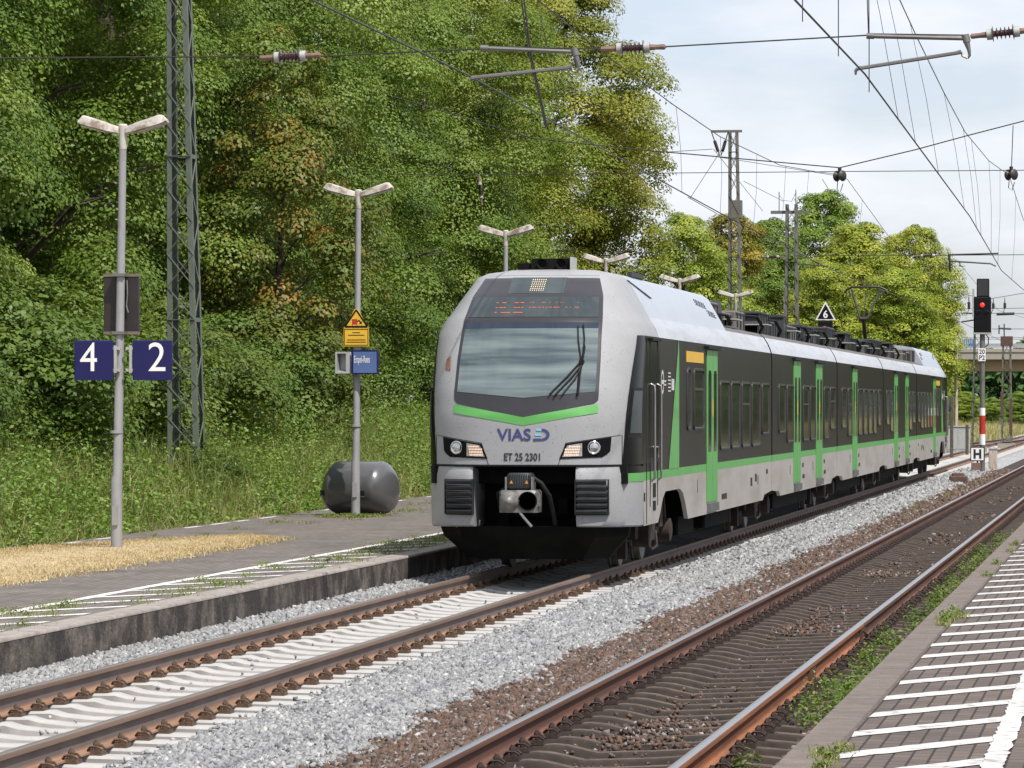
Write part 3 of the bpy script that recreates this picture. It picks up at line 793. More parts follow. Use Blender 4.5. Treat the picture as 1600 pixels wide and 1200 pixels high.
def bogie(u, arch):
    b = MB()
    for s in (-1, 1):
        b.loft([[(s * 1.02 - .07, u - 1.75, .38), (s * 1.02 + .07, u - 1.75, .38), (s * 1.02 + .07, u - 1.75, .58), (s * 1.02 - .07, u - 1.75, .58)],
                [(s * 1.02 - .07, u - .8, .40), (s * 1.02 + .07, u - .8, .40), (s * 1.02 + .07, u - .8, .66), (s * 1.02 - .07, u - .8, .66)],
                [(s * 1.02 - .07, u, .30), (s * 1.02 + .07, u, .30), (s * 1.02 + .07, u, .54), (s * 1.02 - .07, u, .54)],
                [(s * 1.02 - .07, u + .8, .40), (s * 1.02 + .07, u + .8, .40), (s * 1.02 + .07, u + .8, .66), (s * 1.02 - .07, u + .8, .66)],
                [(s * 1.02 - .07, u + 1.75, .38), (s * 1.02 + .07, u + 1.75, .38), (s * 1.02 + .07, u + 1.75, .58), (s * 1.02 - .07, u + 1.75, .58)]], 0, None, True, True)
        for q in (-1.25, 1.25):
            b.lathe([(.10, -.13), (.17, -.11), (.17, .11), (.10, .13)], 14, 0, Matrix.Translation((s * 1.12, u + q, .43)) @ Matrix.Rotation(R(90), 4, 'Y'))
            b.lathe([(.075, .30), (.095, .33), (.075, .36), (.095, .39), (.075, .42), (.095, .45), (.075, .48)], 10, 0, Matrix.Translation((s * 1.02, u + q + .32, .28)))
            b.tube([(s * 1.16, u + q - .2, .62), (s * 1.16, u + q - .45, .98)], .035, 6)
        b.lathe([(.16, .5), (.2, .56), (.16, .62), (.2, .68), (.16, .74), (.2, .8), (.16, .92)], 12, 0, Matrix.Translation((s * .98, u, 0)))
        b.tube([(s * 1.2, u - .3, .46), (s * 1.24, u - .5, .26), (s * 1.22, u - .9, .22), (s * 1.2, u - 1.3, .34)], .018, 5)
        b.box(s * .92 - .06, s * .92 + .06, u - 1.95, u - 1.72, .12, .52)
        b.box(s * 1.05 - .14, s * 1.05 + .14, u + .28, u + .62, .5, .98)
        b.box(s * 1.16 - .03, s * 1.16 + .03, u - .62, u - .30, .34, .86)
    b.box(-.9, .9, u - .35, u + .35, .40, .62)
    o = b.build('bogie', M['bogie'], train, 40)
    for q in (-1.25, 1.25):
        w = MB()
        for s in (-1, 1):
            T = Matrix.Translation((s * .755, u + q, .43)) @ Matrix.Rotation(R(90) * s, 4, 'Y')
            w.lathe([(.10, -.10), (.30, -.085), (.36, -.075), (.455, -.075), (.455, -.045), (.43, -.035), (.425, .065), (.37, .07), (.30, .035), (.12, .03), (.12, .09), (.02, .10)], 28, 0, T)
        w.tube([(-.75, u + q, .43), (.75, u + q, .43)], .085, 10)
        w.build('wheelset', M['castgrey'], o, 40)
    return o

LED_OBJ = []
def end_car():
    mb = MB()                                     # silver nose shell + body panels: one mesh, several paints
    zs = list(np.linspace(1.445, 3.0, 16)) + list(np.linspace(3.05, 3.95, 20)) + [3.985, 4.02, 4.045, 4.07, 4.085, 4.1]
    rings = []
    for z in zs:
        r = [(wz(z), 3.2, z)]
        for k in range(49):
            v, u = nose_a(R(90 - k * 180 / 48), z); r.append((v, u, z))
        r.append((-wz(z), 3.2, z)); rings.append(r)
    mb.loft(rings, 0, None, closed=False)
    U1 = 20.32
    # fairing over the front half of the car, up to the roof boxes
    up = [(1.265, 3.44), (1.18, 3.6), (.98, 3.95), (.88, 4.02), (.62, 4.07), (0.0, 4.10), (-.62, 4.07), (-.88, 4.02), (-.98, 3.95), (-1.18, 3.6), (-1.265, 3.44)]
    mb.loft([[(v, 3.2, z) for v, z in up], [(v, 8.5, z) for v, z in up], [(v, 13.7, z) for v, z in up]], 1, None, False, True, closed=False)
    # cantrail, both sides
    ct = [(3.16, 1.40), (3.25, 1.37), (3.33, 1.335), (3.40, 1.29), (3.44, 1.265)]
    for s in (-1, 1):
        mb.loft([[(s * w, u, z) for z, w in ct] for u in (3.2, 8, 14, U1)], 2, None, closed=False)
        lo = [(1.265, 3.44), (1.18, 3.51), (1.05, 3.53), (0, 3.535)]
        mb.loft([[(s * w, 13.7, z) for w, z in lo], [(s * w, U1, z) for w, z in lo]], 3, None, closed=False)
    side_strip(mb, [(3.2, 1.335), (U1, 1.335), (U1, 3.0), (U1, 3.16), (3.2, 3.16), (3.2, 3.0)], 4)
    side_strip(mb, [(1.4, 1.335), (3.2, 1.335), (3.2, 1.445), (1.4, 1.445)], 4)
    side_strip(mb, [(1.4, 1.22), (U1, 1.22), (U1, 1.335), (1.4, 1.335)], 5)
    side_strip(mb, [(1.4, .62), (3.05, .62), (3.3, .74), (3.62, .94), (3.95, 1.03), (5.72, 1.03), (6.1, .97), (6.45, .80), (6.8, .57), (18.7, .57), (18.95, .66), (U1, .70), (U1, 1.22), (1.4, 1.22)], 6)
    mb.box(-1.33, 1.33, 7.0, U1 - .02, .60, 1.0, 7)
    mb.box(-1.33, 1.33, 1.6, 7.0, 1.06, 1.2, 7)
    mb.box(-1.2, 1.2, U1 - .05, U1 + .005, .6, 3.4, 7)
    car = mb.build('car_body', [M['silver'], M['fairing'], M['white'], M['roofbox'], M['black'], M['green'], M['skirt'], M['under']], train, 32)
    car['label'] = 'driving car with sloping silver nose'
    # black cab side windows on the flanks of the nose
    for s in (-1, 1):
        b = MB(); rings = []
        for z in np.linspace(1.446, 3.16, 14):
            t = (z - 1.34) / 1.82
            va = (.868 + .085 * t)
            a0 = math.asin(va ** (PP / 2))
            r = []
            for k in range(11):
                v, u = nose_a(a0 + (R(90) - a0) * k / 10, z); r.append((s * (v + .006), u - .004, z))
            r.append((s * (wz(z) + .006), 3.2, z)); rings.append(r)
        b.loft(rings, 0, None, closed=False)
        b.build('cab_side_panel', M['cabblack'], car, 60)
        # cab side window in that panel: a paler pane with a rubber edge
        b = MB()
        for z0, z1, off, mi in ((1.80, 2.46, .010, 1), (1.86, 2.42, .016, 0)):
            rings = []
            for z in np.linspace(z0, z1, 6):
                t = (z - 1.34) / 1.82; a0 = math.asin((.895 + .075 * t + (.01 if mi == 0 else 0)) ** (PP / 2)); r = []
                for k in range(7):
                    v, u = nose_a(a0 + (R(84) - a0) * k / 6, z); r.append((s * (v + off), u - off * .6, z))
                rings.append(r)
            b.loft(rings, mi, None, closed=False)
        b.build('cab_side_window', [M['cabpane'], M['seal']], car, 60)
        # driver's door with two long grab rails
        b = MB(); x0, x1 = sorted((s * (HW + .001), s * (HW + .008)))
        for u in (1.72, 2.12, 2.98):
            b.box(x0, x1, u - .012, u + .012, .86 if u > 2 else .64, 3.14)
        b.box(min(s * HW, s * (HW + .05)), max(s * HW, s * (HW + .05)), 2.05, 3.05, 3.10, 3.14)
        b.box(x0, x1, 2.45, 2.75, .98, 1.17); b.box(x0, x1, 2.45, 2.75, .80, .93)
        b.build('driver_door_seams', M['seal'], car)
        for u in (2.18, 2.92):
            b = MB(); b.tube([(s * (HW + .005), u, 2.52), (s * (HW + .055), u, 2.49), (s * (HW + .06), u, 2.4), (s * (HW + .06), u, 1.35), (s * (HW + .055), u, 1.24), (s * (HW + .005), u, 1.20)], .017, 6)
            b.build('grab_rail', M['steel'], car, 60)
        b = MB(); b.tube([(s * (HW + .004), 2.42, 1.66), (s * (HW + .05), 2.44, 1.66), (s * (HW + .05), 2.60, 1.66), (s * (HW + .05), 2.62, 1.52)], .016, 6); b.build('door_handle', M['steel'], car, 60)
        # green wedge
        b = MB(); X = s * (HW + .005)
        b.add([(X, 4.30, 1.336), (X, 5.60, 1.336), (X, 5.60, 3.0), (s * (HW - .004), 5.60, 3.155), (s * (HW - .004), 5.57, 3.155), (X, 5.43, 3.0)], [(0, 1, 2, 5), (5, 2, 3, 4)])
        b.build('green_wedge', M['green'], car)
        b = MB(); b.box(*sorted((s * (HW + .001), s * (HW + .006))), 6.55, 8.9, 2.86, 3.02); b.build('yellow_panel', M['yellow'], car)
        window(car, s, 6.62, 7.03, 1.86, 2.78); window(car, s, 7.5, 8.9, 1.86, 2.78, True)
        door(car, s, 9.3, 10.88)
        for u0, u1, z0, sp in ((11.31, 12.73, 1.52, 0), (13.07, 14.45, 1.52, 0), (14.84, 16.22, 1.52, 1), (16.57, 18.04, 1.52, 0), (18.45, 19.76, 1.71, 0)):
            window(car, s, u0, u1, z0, 2.62, sp)
        # small pale pictograms and data blocks on the flank
        b = MB(); xa, xb = sorted((s * (HW + .001), s * (HW + .004)))
        for k in range(14):                       # a ring and bars
            a, c = 2 * math.pi * k / 14, 2 * math.pi * (k + 1) / 14
            b.add([(s * (HW + .004), 3.55 + .17 * math.cos(a), 2.55 + .17 * math.sin(a)), (s * (HW + .004), 3.55 + .17 * math.cos(c), 2.55 + .17 * math.sin(c)), (s * (HW + .004), 3.55 + .12 * math.cos(c), 2.55 + .12 * math.sin(c)), (s * (HW + .004), 3.55 + .12 * math.cos(a), 2.55 + .12 * math.sin(a))], [(0, 1, 2, 3)])
        b.box(xa, xb, 3.50, 3.66, 2.52, 2.58)
        for z in (2.50, 2.55): b.box(xa, xb, 3.78, 3.98, z, z + .025)
        for z in (2.42, 2.47, 2.52, 2.57, 2.62, 2.67): b.box(xa, xb, 4.25, 4.55, z, z + .018)
        b.box(xa, xb, 4.68, 4.78, 2.44, 2.60); b.box(xa, xb, 4.82, 4.98, 2.44, 2.60)
        b.build('pictograms', M['inkwhite'], car)
        b = MB()
        for u0, u1, z0, z1 in ((8.05, 8.12, .92, 1.12), (11.6, 12.4, .74, .83), (16.4, 16.7, .86, 1.0), (17.2, 17.5, .92, 1.05), (17.7, 17.8, .86, 1.02), (19.3, 19.6, 1.02, 1.1)):
            k = int((u1 - u0) / .07) + 1
            for q in range(k): b.box(xa, xb, u0 + q * .07, u0 + q * .07 + .042, z0, z1)
        b.build('data_marks', M['frame'], car)
    # windscreen mask, panes, displays
    b = MB()
    def fmask(a, t):
        v = (2 * a - 1) * .955; zb = 2.075 + .175 * abs(v) / .955
        z = zb + (3.975 - zb) * t; w = vm(z)
        c = min(1, t / .045); w -= .05 * (1 - math.sqrt(1 - (1 - c) ** 2)) if c < 1 else 0
        return (2 * a - 1) * w, z
    front_patch(b, fmask, 32, 40, .007); b.build('windscreen_mask', M['mask'], car, 60)
    b = MB(); g = lambda v: 2.325 + .085 * abs(v) / .93
    front_patch(b, lambda a, t: ((2 * a - 1) * (vm(g((2*a-1)*.9) + (3.32 - g((2*a-1)*.9)) * t) - .045), g((2 * a - 1) * .9) + (3.32 - g((2 * a - 1) * .9)) * t), 24, 24, .013)
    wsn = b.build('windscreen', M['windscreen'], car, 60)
    b = MB(); front_patch(b, lambda a, t: ((2 * a - 1) * (vm(3.3) - .045), 3.245 + .078 * t), 24, 3, .016); b.build('sun_strip', M['screenband'], wsn, 60)
    b = MB(); front_patch(b, lambda a, t: ((2 * a - 1) * (vm(3.40 + .265 * t) - .05), 3.395 + .275 * t), 24, 6, .013); dsp = b.build('destination_display', M['dispglass'], car, 60)
    b = MB(); front_patch(b, lambda a, t: (-.37 + .74 * a, 3.715 + .225 * t), 12, 5, .013); top = b.build('number_display', M['dispglass'], car, 60)
    b = MB()
    for z in (3.735, 3.70): pass
    for i in range(7):
        for j in range(7):
            v, z = -.085 + i * .0285, 3.755 + j * .025
            poly_patch(b, [(v, z), (v + .011, z), (v + .011, z + .010), (v, z + .010)], .017, 0, 1)
    b.build('display_dots', M['ledw'], top)
    b = MB()
    for z, segs in ((3.583, ((-.50, -.47), (-.42, -.36), (-.25, -.19), (-.17, -.12))), (3.517, ((-.50, -.47), (-.45, -.40), (-.39, -.36), (-.25, -.21), (-.20, -.17), (-.15, -.12))), (3.450, ((-.50, -.47), (-.42, -.29), (-.25, -.12)))):
        for a0, a1 in segs: poly_patch(b, [(a0, z), (a1, z), (a1, z + .011), (a0, z + .011)], .017, 0, 2)
    rr = random.Random(4)
    for z, pr in ((3.583, .22), (3.517, .62)):
        for k in range(46):
            if rr.random() < pr: v = -.06 + k * .0145; poly_patch(b, [(v, z), (v + .008, z), (v + .008, z + .014), (v, z + .014)], .017, 0, 1)
    b.build('display_dots', M['led'], dsp)
    # green chevron under the mask
    b = MB(); front_patch(b, lambda a, t: ((2 * a - 1) * .955, 1.965 + .165 * abs(2 * a - 1) + .112 * t), 40, 3, .005); b.build('green_chevron', M['green'], car, 60)
    front_text('lettering', 'VIAS', -.345, .105, 1.765, 1.925, M['inkblue'], car, bold=.02)
    b = MB()                                      # the emblem: a D of bars that bends to the right
    for q, (z0, z1) in enumerate(((1.765, 1.795), (1.83, 1.86), (1.895, 1.925))):
        pts = [(.135 + .02 * q, z0), (.24, z0), (.24, z1), (.135 + .02 * q, z1)]
        poly_patch(b, pts, .008, 1 if q != 0 else 0, 2)
    for k in range(10):
        a0, a1 = R(-90 + k * 18), R(-72 + k * 18)
        P = lambda a, r: (.245 + r * 1.3 * math.cos(a), 1.845 + r * math.sin(a))
        poly_patch(b, [P(a0, .048), P(a0, .08), P(a1, .08), P(a1, .048)], .008, 0, 1)
    b.build('emblem', [M['inkblue'], M['lightblue']], car)
    front_text('lettering', 'ET 25 2301', -.25, .225, 1.505, 1.605, M['inkblack'], car, bold=.02)
    b = MB(); poly_patch(b, [(-1.13, 2.70), (-1.05, 2.68), (-1.06, 2.88), (-1.12, 2.84)], .006, 0, 4); b.build('scuff_mark', M['rustspot'], car)
    # wiper
    b = MB(); N_ = lambda v, z, o=.05: (v, nose_u(v, z) - o, z)
    b.tube([N_(.34, 2.37), N_(.55, 2.60), N_(.71, 2.80)], .013, 5); b.tube([N_(.40, 2.35), N_(.60, 2.58), N_(.74, 2.78)], .013, 5)
    b.tube([N_(.50, 2.36), N_(.66, 2.58), N_(.745, 2.79)], .011, 5)
    b.tube([N_(.705, 2.36), N_(.71, 2.62), N_(.745, 2.98), N_(.735, 3.02)], .016, 5)
    b.tube([N_(.72, 2.80), N_(.66, 3.08), N_(.635, 3.28)], .008, 5); b.tube([N_(.74, 2.80), N_(.735, 3.1), N_(.70, 3.30)], .008, 5)
    b.tube([(.725, nose_u(.725, 2.8) - .01, 2.80), (.725, nose_u(.725, 2.8) - .09, 2.80)], .035, 10)
    b.build('wiper', M['seal'], car, 60)
    # headlights
    for s in (-1, 1):
        b = MB()
        pts = [(1.02, 1.555), (.47, 1.53), (.56, 1.73), (1.10, 1.81)]
        def hp(a, t):
            lo = Vector((1.10, 1.63 - .075 * min(1, a / .12))).lerp(Vector((.47, 1.53)), a) if a < .12 else Vector((1.08, 1.553)).lerp(Vector((.47, 1.53)), a)
            hi = Vector((1.115, 1.812)).lerp(Vector((.555, 1.725)), a)
            p = lo.lerp(hi, t); return s * p.x, p.y
        front_patch(b, hp, 16, 6, .009); hl = b.build('headlight', M['cabblack'], car, 60)
        c = Vector((s * .905, nose_u(.905, 1.675) - .012, 1.675))
        nrm = Vector((s * .30, -1, 0)).normalized(); q = nrm.to_track_quat('Z', 'Y').to_matrix().to_4x4()
        b = MB(); b.lathe([(.088, 0), (.088, .012), (.078, .018), (.062, .008), (.03, .02), (.0, .024)], 22, 0, Matrix.Translation(c) @ q, cap=False); b.build('lamp_lens', M['lens'], hl, 50)
        b = MB(); poly_patch(b, [(s * .51, 1.555), (s * .76, 1.565), (s * .76, 1.735), (s * .575, 1.705)], .012, 0, 4); b.build('lamp_array', M['lens'], hl)
        b = MB()
        for k in range(9):
            for j in range(4):
                v0 = .535 + k * .021 + .012 * j * .5; z0 = 1.565 + j * .036
                if v0 > .565 + (.02 if j > 2 else -.04): poly_patch(b, [(s * v0, z0), (s * (v0 + .014), z0 + .012), (s * (v0 + .010), z0 + .032), (s * (v0 - .004), z0 + .020)], .016, 0, 1)
        b.build('lamp_diodes', M['lampw'], hl)
        b = MB()                                   # panel gaps round the light
        for p, q2 in (((.46, 1.45), (.555, 1.735)), ((.555, 1.735), (1.22, 1.835)), ((1.235, 1.835), (1.235, 1.46))):
            n = 10
            for k in range(n):
                a, c2 = Vector(p).lerp(Vector(q2), k / n), Vector(p).lerp(Vector(q2), (k + 1) / n)
                d = (c2 - a).normalized().orthogonal() * .004 if False else Vector((-(c2 - a).y, (c2 - a).x)).normalized() * .004
                b.add([(s * e.x, nose_u(e.x, e.y) - .004, e.y) for e in (a - d, c2 - d, c2 + d, a + d)], [(0, 1, 2, 3)])
        b.build('panel_gap', M['seal'], car)
    # bumper blocks with ribbed crash pads, and the recess between them
    for s in (-1, 1):
        b = MB(); rings = []
        for z in (.64, .66, .72, .9, 1.1, 1.25, 1.33, 1.38, 1.425):
            r = []; a0 = math.asin((.65 / HW) ** (PP / 2)); ins = .05 * max(0, (z - 1.31) / .115) + (.035 if z == .64 else 0)
            v, u = nose_a(a0, z); r.append((s * v, .95, z))
            for k in range(22):
                v, u = nose_a(a0 + (R(90) - a0) * k / 21, z)
                f = 1 - k / 21
                r.append((s * (v - (ins * .5 if k > 10 else 0) + (.03 if k == 0 else 0)), u + ins * f - .03 * f + (.03 if k == 0 else 0), z - .02 * (1 - f) * (z < .7)))
            r.append((s * HW, 1.4, z - .02 * (z < .7))); r.append((s * (HW - .5), 1.4, z)); rings.append(r)
        b.loft(rings, 0, None, True, True)
        bl = b.build('bumper_block', M['silver'], car, 40)
        b = MB()
        for z0, z1, mi in ((1.335, 1.424, 1), (1.22, 1.335, 0)):
            rr2 = []
            for z in np.linspace(z0, z1, 3):
                r = []; a0 = math.asin(.875 ** (PP / 2))
                for k in range(9):
                    v, u = nose_a(a0 + (R(90) - a0) * k / 8, z); r.append((s * (v + .006), u - .005, z))
                rr2.append(r)
            b.loft(rr2, mi, None, closed=False)
        b.build('side_stripe', [M['green'], M['cabblack']], bl, 60)
        b = MB()
        for k in range(6):                          # ribs
            z0 = .795 + k * .0785; rr2 = []
            for z, o in ((z0, .02), (z0 + .012, .055), (z0 + .05, .075), (z0 + .070, .045), (z0 + .0785, .02)):
                e = .015 if k in (0, 5) else 0
                rr2.append([(s * v, nose_u(v, 1.0) - o * (1 if .69 < v < 1.065 else .5), z) for v in np.linspace(.675 + e, 1.075 - e, 16)])
            b.loft(rr2, 0, None, closed=False)
        for z0, z1 in ((.795, .80), (1.261, 1.266)):
            b.loft([[(s * v, nose_u(v, 1.0) + d, z) for v in np.linspace(.675, 1.075, 8)] for d, z in ((-.045, z0), (.05, z1))], 0, None, closed=False)
        for v in (.672, 1.078):
            b.box(min(s * v, s * (v + .012)), max(s * v, s * (v + .012)), nose_u(v, 1) - .05, nose_u(v, 1) + .06, .80, 1.26)
        b.build('crash_pad', M['pad'], bl, 30)
        # windows and labels low on the flank of the nose
        b = MB(); b.box(*sorted((s * (HW + .002), s * (HW + .006))), 1.44, 1.56, .95, 1.06); b.build('socket', M['seal'], car)
    b = MB()
    b.box(-.66, .66, .9, 1.0, .3, 1.44); b.box(-.66, .66, .25, 1.0, 1.40, 1.443); b.box(-1.3, 1.3, .5, 3.2, 1.20, 1.435)
    b.tube([(-.5, .8, .78), (.5, .8, .78)], .05, 8); b.box(-.45, -.3, .7, .95, .55, .9); b.box(.38, .5, .6, .9, .8, 1.0)
    b.build('coupler_recess', M['under'], car)
    rr3 = MB()                                       # thin dark line between nose and blocks
    front_patch(rr3, lambda a, t: ((2 * a - 1) * 1.40, 1.432 + .022 * t), 40, 1, .004); rr3.build('panel_gap', M['seal'], car)
    # automatic coupler
    b = MB()
    b.bbox(-.25, .25, -.42, .02, .84, 1.13, .03); b.box(-.10, .10, .0, .95, .88, 1.08)
    b.lathe([(.13, 0), (.11, .06), (.05, .15), (.02, .17)], 18, 1, Matrix.Translation((-.115, -.42, .99)) @ Matrix.Rotation(R(90), 4, 'X'))
    b.lathe([(.125, 0), (.125, .02), (.115, .02), (.10, -.10), (.02, -.12)], 18, 2, Matrix.Translation((.125, -.42, .99)) @ Matrix.Rotation(R(90), 4, 'X'))
    b.bbox(-.16, .16, -.34, .0, 1.15, 1.35, .03, 3)
    for k in range(10): b.box(-.145 + k * .03, -.135 + k * .03, -.352, -.34, 1.16, 1.34, 3)
    b.tube([(.02, -.40, .84), (.09, -.44, .76), (.18, -.44, .66)], .018, 6, 1)
    for s in (-.17, .17): b.box(s - .012, s + .012, -.36, -.1, 1.12, 1.3, 1)
    b.box(.25, .275, -.36, -.25, .92, 1.08, 1)
    cp = b.build('coupler', [M['castgrey'], M['conegrey'], M['under'], M['roofdark']], car, 40)
    b = MB(); b.tube([(.17, -.2, 1.28), (.27, -.22, 1.22), (.37, -.15, 1.05), (.39, .1, .80), (.36, .5, .6)], .030, 7)
    b.tube([(-.2, -.1, 1.16), (-.33, -.02, 1.08), (-.36, .4, .85)], .022, 6); b.build('brake_hose', M['seal'], cp, 60)
    b = MB()
    for s in (-.10, .10): b.add([(s - .022, -.3545, 1.215), (s + .022, -.3545, 1.215), (s, -.3545, 1.26)], [(0, 1, 2)])
    b.build('warning_decal', M['orangedecal'], cp)
    # snow plough
    b = MB()
    rings = []
    for z, w, u0 in ((.64, 1.27, .28), (.50, 1.24, .36), (.20, .95, .62)):
        rings.append([(-w, u0 + .75, z), (-w * .72, u0 + .12, z), (0, u0, z), (w * .72, u0 + .12, z), (w, u0 + .75, z), (w, u0 + .95, z), (-w, u0 + .95, z)])
    b.loft(rings, 0, None, True, True); b.build('snow_plough', M['under'], car)
    for v in (-.95, -.86, -.74, -.65):
        b = MB(); b.bar((v, .42, .63), (v + .02, .36, .72), .018); b.build('plough_bracket', M['cap'], car)
    # roof: horns, lamp slots, grilles, boxes
    b = MB(); b.box(-.27, .27, 2.55, 3.0, 4.06, 4.23)
    for v in (-.12, .14): b.lathe([(.06, 0), (.072, .05), (.05, .02), (.03, -.05)], 14, 0, Matrix.Translation((v, 2.55, 4.155)) @ Matrix.Rotation(R(90), 4, 'X'))
    b.box(.27, .30, 2.5, 2.95, 4.06, 4.25, 1); b.box(-.47, -.28, 2.6, 2.95, 4.09, 4.17)
    b.build('horn_box', [M['under'], M['cap']], car)
    for s in (-1, 1):
        b = MB(); P = lambda u, t: (s * (1.18 - .2 * t + .008), u, 3.6 + .35 * t + .006)
        b.add([P(2.9, .98), P(3.1, .98), P(4.9, .38), P(4.6, .38)], [(0, 1, 2, 3)]); b.build('roof_slot', M['under'], car)
        b = MB()
        for (ua, ta, k1) in ((11.0, .82, 7), (12.2, .40, 5)):
            for i in range(k1):
                for j in range(3):
                    u = ua + i * .2; t = ta - j * .10 - i * .018
                    b.add([P(u, t), P(u + .12, t), P(u + .12, t - .06), P(u, t - .06)], [(0, 1, 2, 3)])
        b.build('roof_grille', M['under'], car)
        b = MB(); b.box(*sorted((s * .84, s * .90)), 4.2, 5.6, 4.035, 4.10); b.build('roof_rail', M['roofdark'], car)
    roof_box(car, 13.72, 15.3, -.98, .98, 3.53, 3.93, M['roofbox'])
    roof_box(car, 15.32, 15.75, .1, 1.02, 3.53, 3.98, M['roofdark'], .25, False)
    roof_box(car, 16.3, 18.1, -.98, .92, 3.53, 3.82, M['roofbox'])
    roof_box(car, 18.35, 20.1, -.98, .96, 3.53, 3.88, M['roofbox'])
    roof_box(car, 15.4, 17.2, .88, 1.14, 3.53, 3.56, M['roofdark'], 0, False)
    b = MB(); b.box(.62, 1.16, 16.5, 17.5, 3.68, 3.70); b.box(.95, .99, 16.9, 17.0, 3.52, 3.68); b.build('roof_step', M['cap'], car)
    for k in range(3): cable(car, [(.98, 15.1 + k * .1, 3.75), (1.08, 15.5 + k * .12, 3.74), (1.12, 15.8 + k * .12, 3.62), (1.05, 16.1 + k * .12, 3.54)])
    return car

def mid_car(u0, u1, doors, wins, boxes):
    mb = MB()
    lo = [(1.40, 3.16), (1.37, 3.25), (1.335, 3.33), (1.29, 3.40), (1.265, 3.44)]
    for s in (-1, 1):
        mb.loft([[(s * w, u, z) for w, z in lo] for u in (u0, (u0 + u1) / 2, u1)], 0, None, closed=False)
        rf = [(1.265, 3.44), (1.18, 3.51), (1.05, 3.53), (0, 3.535)]
        mb.loft([[(s * w, u, z) for w, z in rf] for u in (u0, u1)], 1, None, closed=False)
    side_strip(mb, [(u0, 1.335), (u1, 1.335), (u1, 3.0), (u1, 3.16), (u0, 3.16), (u0, 3.0)], 2)
    side_strip(mb, [(u0, 1.22), (u1, 1.22), (u1, 1.335), (u0, 1.335)], 3)
    side_strip(mb, [(u0, .70), (u0 + 1.3, .66), (u0 + 1.6, .57), (u1 - 1.6, .57), (u1 - 1.3, .66), (u1, .70), (u1, 1.22), (u0, 1.22)], 4)
    mb.box(-1.33, 1.33, u0 + .02, u1 - .02, .62, 1.0, 5)
    for u in (u0 - .005, u1 - .045): mb.box(-1.2, 1.2, u, u + .05, .6, 3.4, 5)
    car = mb.build('car_body', [M['white'], M['roofbox'], M['black'], M['green'], M['skirt'], M['under']], train, 32)
    for s in (-1, 1):
        for d in doors: door(car, s, u0 + d[0], u0 + d[1])
        for w in wins: window(car, s, u0 + w[0], u0 + w[1], w[2], 2.62, w[3])
        b = MB(); xa, xb = sorted((s * (HW + .001), s * (HW + .004)))
        for d in doors:
            b.box(xa, xb, u0 + d[0] - .75, u0 + d[0] - .68, .92, 1.10)
            for q in range(6): b.box(xa, xb, u0 + d[1] + .5 + q * .09, u0 + d[1] + .55 + q * .09, .80, .88)
            for q in range(4): b.box(xa, xb, u0 + d[1] + .45 + q * .09, u0 + d[1] + .5 + q * .09, 1.02, 1.10)
        b.build('data_marks', M['frame'], car)
    for i, (a, b_, v0, v1, zt, m, sl) in enumerate(boxes):
        roof_box(car, u0 + a, u0 + b_, v0, v1, 3.53, zt, M[m], sl)
    for k, a in enumerate((1.6, 8.2, 13.0)):
        b = MB(); b.box(.62, 1.16, u0 + a, u0 + a + 1.0, 3.70, 3.72); b.box(.95, .99, u0 + a + .4, u0 + a + .5, 3.52, 3.70); b.build('roof_step', M['cap'], car)
    for a in (.6, 4.4, 11.2):
        for k in range(3): cable(car, [(.85, u0 + a + k * .1, 3.85), (1.02, u0 + a + .4 + k * .12, 3.84), (1.10, u0 + a + .7 + k * .12, 3.66), (1.02, u0 + a + 1.0 + k * .12, 3.54)])
    return car

car1 = end_car()
car5 = copy_tree(car1, train, skip=('lettering', 'emblem', 'scuff_mark', 'display_dots'))
car5.location = (0, LT, 0); car5.rotation_euler = (0, 0, math.pi)
SHORT, LONG = 1.71, 1.52
mid_car(20.56, 36.12, [(4.42, 6.02), (9.78, 11.42)], [(1.2, 2.55, SHORT, 0), (2.95, 4.36, LONG, 0), (6.6, 7.95, LONG, 1), (8.35, 9.68, LONG, 0), (11.9, 13.25, LONG, 0), (13.6, 14.95, SHORT, 1)],
        [(.3, 2.2, -.95, .6, 3.86, 'roofbox', 0), (2.5, 4.6, -.9, .95, 3.98, 'roofdark', .2), (5.0, 7.6, -.95, .85, 3.86, 'roofdark', 0), (7.8, 8.3, -.2, .95, 4.02, 'roofdark', .1), (8.8, 11.4, -.95, .9, 3.84, 'roofbox', 0), (11.7, 14.9, -.9, .95, 3.92, 'roofdark', .3)])
mid_car(36.36, 52.05, [(4.55, 6.1)], [(1.2, 2.55, SHORT, 0), (3.1, 4.42, LONG, 1), (6.45, 7.82, LONG, 0), (8.3, 9.66, LONG, 0), (10.1, 11.46, LONG, 1), (11.92, 13.05, LONG, 0), (13.65, 14.85, SHORT, 0)],
        [(.3, 3.0, -.95, .9, 3.88, 'roofdark', .15), (3.3, 5.4, -.9, .95, 4.0, 'roofdark', 0), (5.8, 8.6, -.95, .85, 3.82, 'roofbox', 0), (8.9, 11.0, -.95, .95, 3.98, 'roofdark', .3), (11.4, 15.0, -.9, .9, 3.88, 'roofdark', 0)])
mid_car(52.29, 67.56, [(4.5, 6.08), (9.65, 11.25)], [(1.1, 2.5, SHORT, 0), (2.85, 4.2, LONG, 1), (11.55, 13.0, LONG, 0), (13.3, 14.7, SHORT, 0)],
        [(.4, 3.0, -.95, .9, 3.90, 'roofdark', .2), (3.4, 6.4, -.9, .95, 3.98, 'roofdark', 0), (6.8, 9.8, -.95, .9, 3.86, 'roofbox', 0), (10.4, 12.2, -.95, .95, 4.0, 'roofdark', .2), (12.5, 13.0, .3, .9, 3.95, 'cap', 0)])
